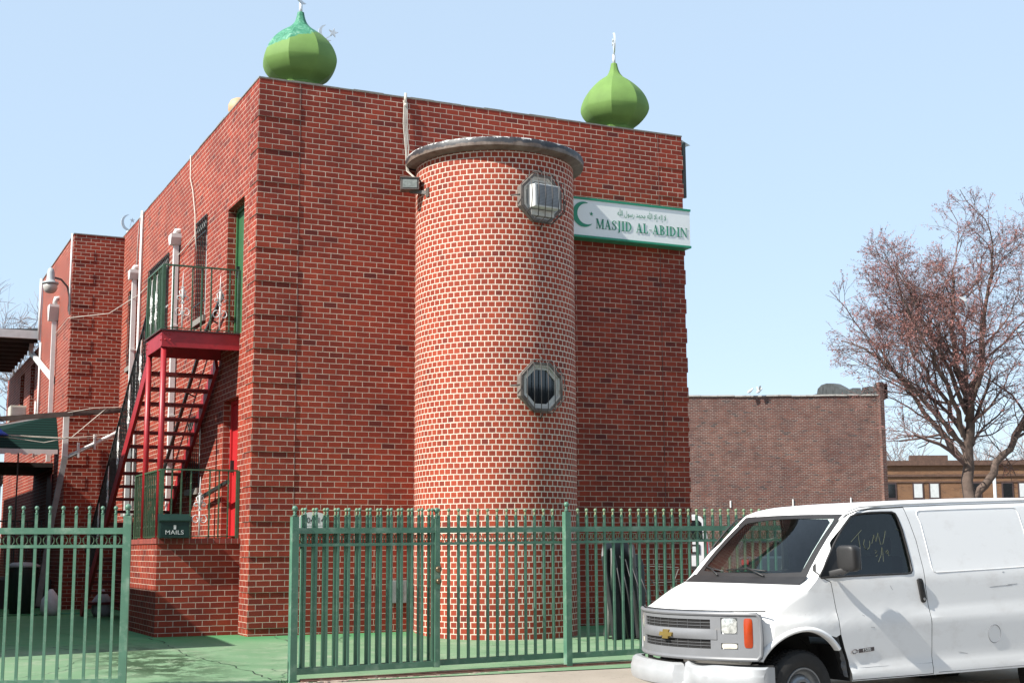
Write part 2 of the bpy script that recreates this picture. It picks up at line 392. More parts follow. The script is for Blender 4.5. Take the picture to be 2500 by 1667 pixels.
# inner parapet
for f in ([(.3, .3), (W-.3, .3)], [(W-.3, .3), (W-.3, 25.7)], [(W-.3, 25.7), (.3, 25.7)], [(.3, 25.7), (.3, .3)]):
    (a, b), (c, d) = f; mb.face([(a, b, 7.5), (c, d, 7.5), (c, d, H), (a, b, H)])
mb.build('wall', m_brick, B, uv=H, recalc=False)
mb = MB(); mb.face([(.3, .3, 7.55), (W-.3, .3, 7.55), (W-.3, 25.7, 7.55), (.3, 25.7, 7.55)]); mb.build('roof', m_roof, B)
# parapet capping with a ragged mortar edge
rnd = random.Random(4)
mb = MB(); x = -.01
while x < W-.02:
    l = rnd.uniform(.18, .5); x2 = min(W+.008, x+l); mb.box(x, x2, -.006-rnd.random()*.004, .30, H+.0005, H+.016+rnd.random()*.014); x = x2
y = .3
while y < 26:
    l = rnd.uniform(.25, .6); y2 = min(26, y+l); mb.box(-.006-rnd.random()*.006, .30, y, y2, H+.0005, H+.014+rnd.random()*.012); y = y2
mb.build('coping', m_coping, B)
# corner blocks: three courses proud, three flush
z = H-4*C
while z > .1:
    mb = MB(); mb.box(-.012, .62, -.012, .42, z-3*C, z-.001); mb.build('corner_block', m_brick, B, uv=H)
    mb = MB(); mb.box(W-.46, W+.016, -.010, .3, z-3*C, z-.001); mb.build('corner_block', m_brick, B, uv=H); z -= 6*C
# the straight dark mortar joint beside each corner pier
m_joint = plain('dark_joint_mortar', (.13, .10, .09, 1), .9, var=.3, scale=8)
for x0_, x1_ in ((.618, .624), (W-.466, W-.461)): mb = MB(); mb.box(x0_, x1_, -.0035, .01, .05, H-.03); mb.build('corner_joint', m_joint, B)
# round tower
XC, YC, RT = 3.57, -.42, 1.2
T_N = 72
def arc(rad, z, a0, a1, n=T_N):
    return [Vector((XC+rad*math.cos(R(a0+(a1-a0)*i/n)), YC+rad*math.sin(R(a0+(a1-a0)*i/n)), z)) for i in range(n+1)]
mb = MB(); lay = mb.bm.loops.layers.uv.new('UVMap')
A0, A1 = 159.2, 380.8
zs = [-.2, 1.5, 3.4, 5.2, 6.892]; rows = [[mb.bm.verts.new(p) for p in arc(RT, z, A0, A1)] for z in zs]
us = [RT*R(A1-A0)*i/T_N for i in range(T_N+1)]
for k in range(len(zs)-1):
    for i in range(T_N):
        f = mb.bm.faces.new((rows[k][i], rows[k][i+1], rows[k+1][i+1], rows[k+1][i])); f.smooth = True
        for l, (u, zz) in zip(f.loops, ((us[i], zs[k]), (us[i+1], zs[k]), (us[i+1], zs[k+1]), (us[i], zs[k+1]))): l[lay].uv = (u, zz-6.892+.02)
tw = mb.build('stair_tower', m_brick_tower, B)
def cap_material():
    M = Mat('tar_and_stained_fascia'); tc = M.n('TexCoord'); sx = M.n('SeparateXYZ'); M.l(tc.outputs['Object'], sx.inputs[0])
    n = M.noise(3.2, 6, .7); ad = M.n('Math', operation='MULTIPLY_ADD'); M.l(n, ad.inputs[0]); ad.inputs[1].default_value = .16; M.l(sx.outputs[2], ad.inputs[2])
    tar = M.ramp(M.noise(9, 5), [(.3, (.012, .013, .017)), (.7, (.05, .05, .055))])
    fas = M.ramp(M.noise(4, 6, .7, stretch=(1, 1, .3)), [(.3, (.05, .03, .022)), (.5, (.13, .095, .075)), (.7, (.20, .16, .135))])
    mr = M.n('MapRange'); mr.inputs[1].default_value = 7.04; mr.inputs[2].default_value = 7.06; M.l(ad.outputs[0], mr.inputs[0])
    c = M.mix(mr.outputs[0], fas, tar)
    wh = M.n('MapRange'); wh.inputs[1].default_value = 7.175; wh.inputs[2].default_value = 7.19; 
    ad2 = M.n('Math', operation='MULTIPLY_ADD'); M.l(M.noise(12, 5, .7), ad2.inputs[0]); ad2.inputs[1].default_value = .26; M.l(sx.outputs[2], ad2.inputs[2]); M.l(ad2.outputs[0], wh.inputs[0])
    c = M.mix(wh.outputs[0], c, (.6, .6, .58, 1)); M.col(c); M.b.inputs['Roughness'].default_value = .5; M.bump(M.noise(20, 6), .004, .7); return M.m
mb = MB()
prof = [(1.16, 6.888), (1.335, 6.92), (1.355, 6.93), (1.365, 7.01), (1.35, 7.05), (1.25, 7.08), (.6, 7.12), (.02, 7.14)]
rr = [[mb.bm.verts.new(p) for p in arc(r_, z_, 162.5, 377.5)] for r_, z_ in prof]
for a, b in zip(rr, rr[1:]):
    for i in range(T_N): mb.bm.faces.new((a[i], a[i+1], b[i+1], b[i])).smooth = True
mb.build('tower_cap', cap_material(), tw, sharp=35, recalc=False)
# octagonal tower windows with frames, panes and bulging cages
def octo(r, ph=22.5): return [(r*math.cos(R(ph+45*i)), r*math.sin(R(ph+45*i))) for i in range(8)]
m_frame_old = plain('worn_window_frame', (.52, .50, .46, 1), .6, var=.2, stain=(.20, .15, .11, 1), stain_amt=.36, stain_scale=12)
m_frame_dark = plain('outer_window_frame', (.15, .13, .115, 1), .7, var=.25, stain=(.08, .06, .05, 1), stain_amt=.45, stain_scale=12)
m_cage = plain('rusty_cage_wire', (.06, .05, .045, 1), .6, var=.3)
def ring_prism(mb, ro, ri, M, d0, d1):
    for i in range(8):
        a, b = octo(ro)[i], octo(ro)[(i+1) % 8]; c, d = octo(ri)[(i+1) % 8], octo(ri)[i]
        mb.prism([a, b, c, d], M, d0, d1)
def tower_window(ang, z, cage_bulge, blind):
    a = R(ang); n = Vector((math.cos(a), math.sin(a), 0)); t = Vector((-math.sin(a), math.cos(a), 0))
    o = Vector((XC, YC, z)) + n*(RT-.008)
    M = frame(o, t, (0, 0, 1), n)
    f = MB(); ring_prism(f, .375, .335, M, -.1, .085)
    fo = f.build('window', m_frame_dark, B)
    f = MB(); ring_prism(f, .335, .262, M, -.1, .040); ring_prism(f, .335, .31, M, .04, .065); f.build('inner_frame', m_frame_old, fo)
    p = MB(); p.prism(octo(.268), M, -.06, .020); p.build('pane', m_glass_dark, fo)
    g = MB(); ring = [M @ Vector((x, y, .10)) for x, y in octo(.40)]
    g.tube(ring, .009, 5, closed=True)
    for k in range(-2, 4):
        x = (k-.5)*.115
        if abs(x) > .39: continue
        h = .37 if abs(x) < .16 else .37-(abs(x)-.16)*.95
        b = cage_bulge
        g.tube([M @ Vector(q) for q in ((x, h, .10), (x, h*.86, .10+b*.8), (x*1.02, 0, .10+b), (x, -h*.86, .10+b*.8), (x, -h, .10))], .007, 5)
    for s_ in (-1, 1): g.tube([M @ Vector((s_*.385, 0, .09)), M @ Vector((s_*.47, 0, -.02))], .012, 6)
    g.tube([M @ Vector((0, .385, .09)), M @ Vector((0, .45, .02))], .010, 6); g.tube([M @ Vector((0, -.385, .09)), M @ Vector((0, -.45, .02))], .010, 6)
    g.build('guard', m_cage, fo)
    return fo, M
w_low, M_low = tower_window(-83.0, 3.47, .05, False)
w_up, M_up = tower_window(-82.0, 6.21, .17, True)
# flashing left of the tower cap and the tar patch
# doors
def door(name, y0, y1, z0, z1, mat, X=.26):
    d = MB(); d.box(X, X+.05, y0+.06, y1-.06, z0+.03, z1-.06); o = d.build(name, mat, B)
    f = MB(); f.box(X-.03, X+.06, y0, y0+.06, z0, z1); f.box(X-.03, X+.06, y1-.06, y1, z0, z1); f.box(X-.03, X+.06, y0+.06, y1-.06, z1-.06, z1)
    f.build('frame', mat, o)
    h = MB(); h.box(X-.05, X, y1-.17, y1-.12, z0+.98, z0+1.16); h.build('handle', m_black, o)
    return o
door('upper_door', .72, 1.735, 4.36, 6.43, m_greendoor, .16)
door('lower_door', .80, 1.72, 1.38, 3.44, m_reddoor, .14)
# dark steel gate bars partly covering door jambs and windows with guards
m_win = plain('dark_green_window_frame', (.03, .05, .045, 1), .5)
def side_window(y0, y1, z0, z1, X=.16, bars=True, cream=False):
    f = MB()
    for a, b, c, d in ((y0, y0+.05, z0, z1), (y1-.05, y1, z0, z1), (y0+.05, y1-.05, z1-.05, z1), (y0+.05, y1-.05, z0, z0+.05), (y0+.05, y1-.05, (z0+z1)/2-.02, (z0+z1)/2+.02)):
        f.box(X, X+.05, a, b, c, d)
    o = f.build('window', m_white if cream else m_whitegrey, B)
    p = MB(); p.box(X+.055, X+.06, y0, y1, z0, z1); p.build('pane', m_glass_dark, o)
    if bars:
        g = MB(); n = max(3, int((y1-y0)/.12)); xx = -.02
        for i in range(n+1):
            yy = y0-.02+(y1-y0+.04)*i/n; g.box(xx-.006, xx+.006, yy-.006, yy+.006, z0-.03, z1+.02)
        for zz in (z0-.03, z0+.25, z1-.25, z1+.02): g.box(xx-.009, xx+.009, y0-.03, y1+.03, zz-.008, zz+.008)
        for yy in (y0+.15, y1-.15): g.box(xx, .10, yy-.006, yy+.006, z1-.012, z1+.002)
        for i in range(n):
            yc = y0+(y1-y0)*(i+.5)/n; r_ = .045
            g.tube([(xx, yc+r_*math.cos(R(t)), z1-.12+r_*1.3*math.sin(R(t))) for t in range(0, 360, 45)], .006, 4, closed=True)
        g.build('guard', m_black, o)
    s_ = MB(); s_.box(-.05, .12, y0-.06, y1+.06, z0-.10, z0-.002); s_.build('sill', m_coping, o)
for h in HOLES[2:]: side_window(*h)
# downspouts and conduits on the long side
def downspout(y, ztop, zbot, x=-.06, head=True, w=.10, name='downspout'):
    d = MB(); d.box(x-w*.5, x+w*.35, y-w/2, y+w/2, zbot, ztop-.13)
    for zz in (ztop-1.6, ztop-3.2):
        if zz > zbot: d.box(x-w*.53, x+w*.55, y-w*.7, y+w*.7, zz-.015, zz+.015)
    if head:
        M = frame((x, y, ztop-.14), (0, 1, 0), (0, 0, 1), (-1, 0, 0))
        d.prism([(-.07, 0), (.07, 0), (.13, .12), (.13, .19), (-.13, .19), (-.13, .12)], M, -.08, .12)
        d.tube([(.06, y, ztop+.13), (x-.01, y, ztop+.12), (x-.04, y, ztop+.04)], .05, 8)
    return d.build(name, m_white, B)
downspout(5.35, 6.74, .1); downspout(9.50, 6.86, .1)
d = MB(); d.tube([(-.04, 9.0, H+.04), (-.04, 9.0, .3)], .028, 8); d.tube([(-.04, 8.95, H-.03), (-.045, 9.2, H-.06), (-.02, 9.5, H-.4), (-.015, 9.6, H-1.1)], .012, 5); d.build('conduit', m_white, B)
d = MB(); d.tube([(-.02, 4.55, H+.03), (-.03, 4.48, H-.4), (-.03, 4.25, 7.35), (-.03, 4.0, 6.85), (-.05, 3.85, 6.45), (-.03, 3.8, 6.2)], .011, 5)
d.tube([(-.03, 3.9, 6.5), (-.03, 5.0, 6.42), (-.03, 6.6, 6.40), (-.03, 9.0, 6.34), (-.3, 11.1, 6.25), (-1.12, 11.24, 6.12), (-1.1, 13.5, 6.1)], .009, 5)
d.build('cable', m_wire, B)
# rear projecting wing (front face at y 11.26)
m_block = m_brick
mb = MB(); YB = 11.256; XB = -1.06; ZB = 7.955
mb.face([(XB, YB, -.1), (-.001, YB, -.1), (-.001, YB, ZB), (XB, YB, ZB)])
wall_x(mb, XB, YB, 16.8, -.1, ZB, [], .2)
wall_x(mb, XB, 16.8, 25, -.1, 6.3, [(17.7, 18.7, 4.55, 6.0), (20.2, 21.2, 4.55, 6.0)], .2)
mb.face([(XB, 16.8, 6.3), (0, 16.8, 6.3), (0, 16.8, ZB), (XB, 16.8, ZB)]); mb.face([(XB, YB, ZB), (0, YB, ZB), (0, 16.8, ZB), (XB, 16.8, ZB)])
mb.build('rear_wing_wall', m_brick, B, uv=ZB+.02, recalc=False)
mb = MB(); mb.box(XB-.015, 0, YB-.015, YB+.25, ZB+.001, ZB+.025); mb.box(XB-.015, XB+.25, YB+.25, 16.8, ZB+.001, ZB+.025); mb.build('rear_coping', m_coping, B)
z = ZB-4*C
while z > .3: mb = MB(); mb.box(XB-.012, XB+.42, YB-.012, YB+.3, z-3*C, z-.001); mb.build('rear_corner_block', m_brick, B, uv=ZB+.02); z -= 6*C
for (a, b) in ((17.7, 18.7), (20.2, 21.2)):
    p = MB(); p.box(XB+.1, XB+.12, a, b, 4.55, 6.0); o = p.build('rear_window', m_glass_dark, B)
d = MB(); d.tube([(XB-.04, YB+.05, ZB+.02), (XB-.04, YB+.07, 6.9), (XB-.03, YB+.05, 6.2)], .022, 6); d.build('rear_conduit', m_white, B); d = MB(); d.tube([(XB-.05, 16.72, ZB), (XB-.05, 16.72, 6.4)], .04, 6); d.build('rear_conduit', m_white, B)
# rear downspout with conductor head and slanting branch
d = MB(); yy = 13.55; xx = XB-.07
d.box(xx-.05, xx+.04, yy-.05, yy+.05, 3.2, 6.62)
M = frame((xx, yy, 6.4), (0, 1, 0), (0, 0, 1), (-1, 0, 0)); d.prism([(-.06, 0), (.06, 0), (.2, .3), (.2, .36), (-.2, .36), (-.2, .3)], M, -.07, .14)
d.tube([(XB+.05, yy-.1, 6.92), (xx, yy-.12, 6.9), (xx-.02, yy-.12, 6.78)], .06, 8)
d.bar((xx-.02, 18.1, 6.28), (xx, yy+.05, 5.1), .10, .09); d.box(xx-.06, xx+.04, 18.05, 18.18, 6.2, 6.5)
d.build('downspout', m_white, B)
d = MB(); d.tube([(XB-.04, 16.4, 6.3), (XB-.04, 16.3, 3.5)], .03, 6); d.tube([(XB-.03, 17.0, 4.9), (XB-.03, 16.95, 3.5)], .025, 6); d.build('rear_pipe', m_white, B)
# rear eave
e = MB(); e.box(XB-1.25, XB-.001, 17.0, 24.5, 6.52, 6.60); e.build('rear_eave', m_darkwood, B)
e = MB(); e.box(XB-1.30, XB, 16.88, 17.0, 6.46, 6.66); e.box(XB-1.38, XB-1.25, 17.0, 24.5, 6.46, 6.66); e.build('gutter', m_whitegrey, B)
e = MB(); M = frame((XB, 17.0, 6.66), (-1, 0, 0), (0, 0, 1), (0, 1, 0)); e.prism([(0, .0), (1.33, 0), (0, .08)], M, 0, 7.5); e.build('rear_roof', m_roof, B)
for i in range(9): e = MB(); e.box(XB-1.22, XB-.01, 17.3+i*.8, 17.38+i*.8, 6.42, 6.52); e.build('rafter', m_darkwood, B)
# black flashing and bent metal flap at the far top corner
f = MB(); f.box(W+.02, W+.075, -.005, .05, 6.98, 7.93); f.build('flashing', m_black, B)
f = MB(); f.face([(W+.0, -.02, 7.96), (W+.19, .02, 7.90), (W+.02, .04, 7.84)]); f.face([(W+.0, -.0, 7.965), (W+.19, .03, 7.905), (W+.02, .3, 7.90)]); f.build('metal_flap', m_whitegrey, B)
# low marks
# ================================================================== sign
S = thing('sign', 'long white sign box with green edges and green lettering beside the tower', 'sign', (6.0, 0, 6.4))
m_sign_w = plain('sign_face', (.72, .74, .73, 1), .3, var=.03, scale=1.5); m_sign_g = plain('sign_green', (.012, .22, .12, 1), .4, var=.05)
SX0, SX1, SZ0, SZ1 = 4.60, 7.19, 6.06, 6.71
mb = MB(); mb.box(SX0+.02, SX1-.012, -.25, -.03, SZ0+.035, SZ1-.035); mb.build('panel', m_sign_w, S)
mb = MB(); mb.box(SX0, SX1, -.262, -.02, SZ1-.035, SZ1); mb.box(SX0, SX1, -.262, -.02, SZ0, SZ0+.035); mb.build('edge_trim', m_sign_g, S)
YS = -.2535
MS = frame((0, YS, 0), (1, 0, 0), (0, 0, 1), (0, -1, 0))
def crescent(cx, cz, r, a0, a1, inner_off, inner_r, n=26):
    out = [(cx+r*math.cos(R(a0+(a1-a0)*i/n)), cz+r*math.sin(R(a0+(a1-a0)*i/n))) for i in range(n+1)]
    ix, iz = cx+inner_off[0], cz+inner_off[1]
    p0, p1 = out[0], out[-1]
    b0 = math.atan2(p0[1]-iz, p0[0]-ix); b1 = math.atan2(p1[1]-iz, p1[0]-ix)
    while b0 < b1 and a0 < a1: b0 += 2*math.pi if False else 0; break
    return out, (ix, iz)
def crescent_poly(cx, cz, r, th, gap, rot=0, n=22):
    """outer arc from gap/2 to 360-gap/2 measured from rot; inner arc shifted"""
    pts_o = []; pts_i = []
    for i in range(n+1):
        t = gap/2+(360-gap)*i/n
        pts_o.append((cx+r*math.cos(R(t+rot)), cz+r*math.sin(R(t+rot))))
        k = math.sin(math.pi*i/n); rr = r-th*k**.8
        pts_i.append((cx+rr*math.cos(R(t+rot)), cz+rr*math.sin(R(t+rot))))
    return pts_o, pts_i
def add_crescent(mb, M, d0, d1, *a, **k):
    o, i = crescent_poly(*a, **k)
    for q in range(len(o)-1):
        if q == 0: mb.prism([o[0], o[1], i[1]], M, d0, d1)
        elif q == len(o)-2: mb.prism([o[q], o[q+1], i[q]], M, d0, d1)
        else: mb.prism([o[q], o[q+1], i[q+1], i[q]], M, d0, d1)
def star(cx, cz, r, rot=90, n=5, q=.4):
    return [(cx+(r if i % 2 == 0 else r*q)*math.cos(R(rot+180*i/n)), cz+(r if i % 2 == 0 else r*q)*math.sin(R(rot+180*i/n))) for i in range(2*n)]
def add_star(mb, M, d0, d1, cx, cz, r, rot=90):
    p = star(cx, cz, r, rot)
    for i in range(10): mb.prism([(cx, cz), p[i], p[(i+1) % 10]], M, d0, d1)
mb = MB(); add_crescent(mb, MS, 0, .004, 5.20, 6.435, .205, .088, 112, 12, 28); add_star(mb, MS, 0, .004, 5.335, 6.455, .036); mb.build('crescent_emblem', m_sign_g, S)
# serif capitals: strokes as quads in a unit cell (x 0..w, z 0..1)
def glyph(ch):
    v = lambda x, w, z0=0, z1=1: [(x, z0), (x+w, z0), (x+w, z1), (x, z1)]
    sf = lambda x0, x1, z: [(x0, z), (x1, z), (x1, z+.045), (x0, z+.045)]
    T, t = .15, .05
    if ch == 'M': return .92, [v(.10, t), v(.70, T), [(.05, 1), (.24, 1), (.50, .12), (.44, 0), (.40, 0)], [(.40, 0), (.46, 0), (.78, 1), (.70, 1)], sf(.02, .25, 0), sf(.62, .92, 0), sf(.02, .2, .955), sf(.7, .92, .955)]
    if ch == 'A': return .74, [[(.08, 0), (.13, 0), (.37, .93), (.33, 1)], [(.50, 0), (.67, 0), (.40, 1), (.32, 1), (.30, .93)], [(.2, .3), (.52, .3), (.50, .36), (.22, .36)], sf(0, .24, 0), sf(.42, .76, 0)]
    if ch == 'S':
        P = [(.50, .80), (.40, .93), (.27, .96), (.13, .86), (.12, .72), (.24, .58), (.38, .47), (.49, .33), (.47, .13), (.30, .04), (.15, .08), (.06, .24)]
        Wd = [.04, .05, .07, .10, .12, .13, .13, .12, .10, .06, .05, .04]; out = []
        for i in range(len(P)-1):
            (x0, z0), (x1, z1) = P[i], P[i+1]; L = math.hypot(x1-x0, z1-z0); nx, nz = -(z1-z0)/L, (x1-x0)/L
            out.append([(x0-nx*Wd[i]*.5, z0-nz*Wd[i]*.5), (x1-nx*Wd[i+1]*.5, z1-nz*Wd[i+1]*.5), (x1+nx*Wd[i+1]*.5, z1+nz*Wd[i+1]*.5), (x0+nx*Wd[i]*.5, z0+nz*Wd[i]*.5)])
        return .58, out+[v(.49, .035, .68, .98), v(.05, .035, 0, .32)]
    if ch == 'J': return .42, [v(.16, T, .0, 1), [(.16, 0), (.31, 0), (.27, -.17), (.16, -.23), (.04, -.20), (.14, -.15)], sf(.07, .40, .955)]
    if ch == 'I': return .38, [v(.115, T), sf(.02, .36, 0), sf(.02, .36, .955)]
    if ch in 'DB':
        out = [v(.10, T), sf(.02, .2, 0), sf(.02, .2, .955)]
        def bowl(z0, z1, xr, th):
            zc, rz = (z0+z1)/2, (z1-z0)/2; pts = []
            for i in range(9):
                a = R(-90+180*i/8); pts.append(((.25+(xr-.25)*math.cos(a), zc+rz*math.sin(a)), (.25+(xr-.25-th)*max(0, math.cos(a)), zc+(rz-.055)*math.sin(a))))
            for p, q in zip(pts, pts[1:]): out.append([p[0], q[0], q[1], p[1]])
        if ch == 'D': bowl(0, 1, .72, .15); return .80, out
        bowl(.5, 1, .56, .13); bowl(0, .53, .62, .14); return .70, out
    if ch == 'L': return .62, [v(.11, T), sf(.02, .36, 0), sf(.02, .36, .955), [(.26, 0), (.56, 0), (.60, .30), (.56, .30), (.50, .10), (.42, .055), (.26, .055)]]
    if ch == 'N': return .86, [v(.11, t), v(.68, t), [(.06, 1), (.22, 1), (.73, .10), (.73, 0), (.68, 0), (.11, .90)], sf(.02, .26, 0), sf(.58, .84, .955), sf(.02, .2, .955)]
    if ch == '-': return .40, [[(.05, .36), (.36, .36), (.36, .43), (.05, .43)]]
    return .34, []
txt = 'MASJID AL-ABIDIN'; tot = sum(glyph(c)[0]+.05 for c in txt)-.05
x0, x1, z0, hh = 5.415, 7.125, 6.228, .158; sx = (x1-x0)/tot
mb = MB(); x = x0
for c in txt:
    w_, polys = glyph(c)
    for p in polys: mb.prism([(x+a*sx, z0+b*hh) for a, b in p], MS, 0, .0035)
    x += (w_+.05)*sx
mb.build('lettering', m_sign_g, S)
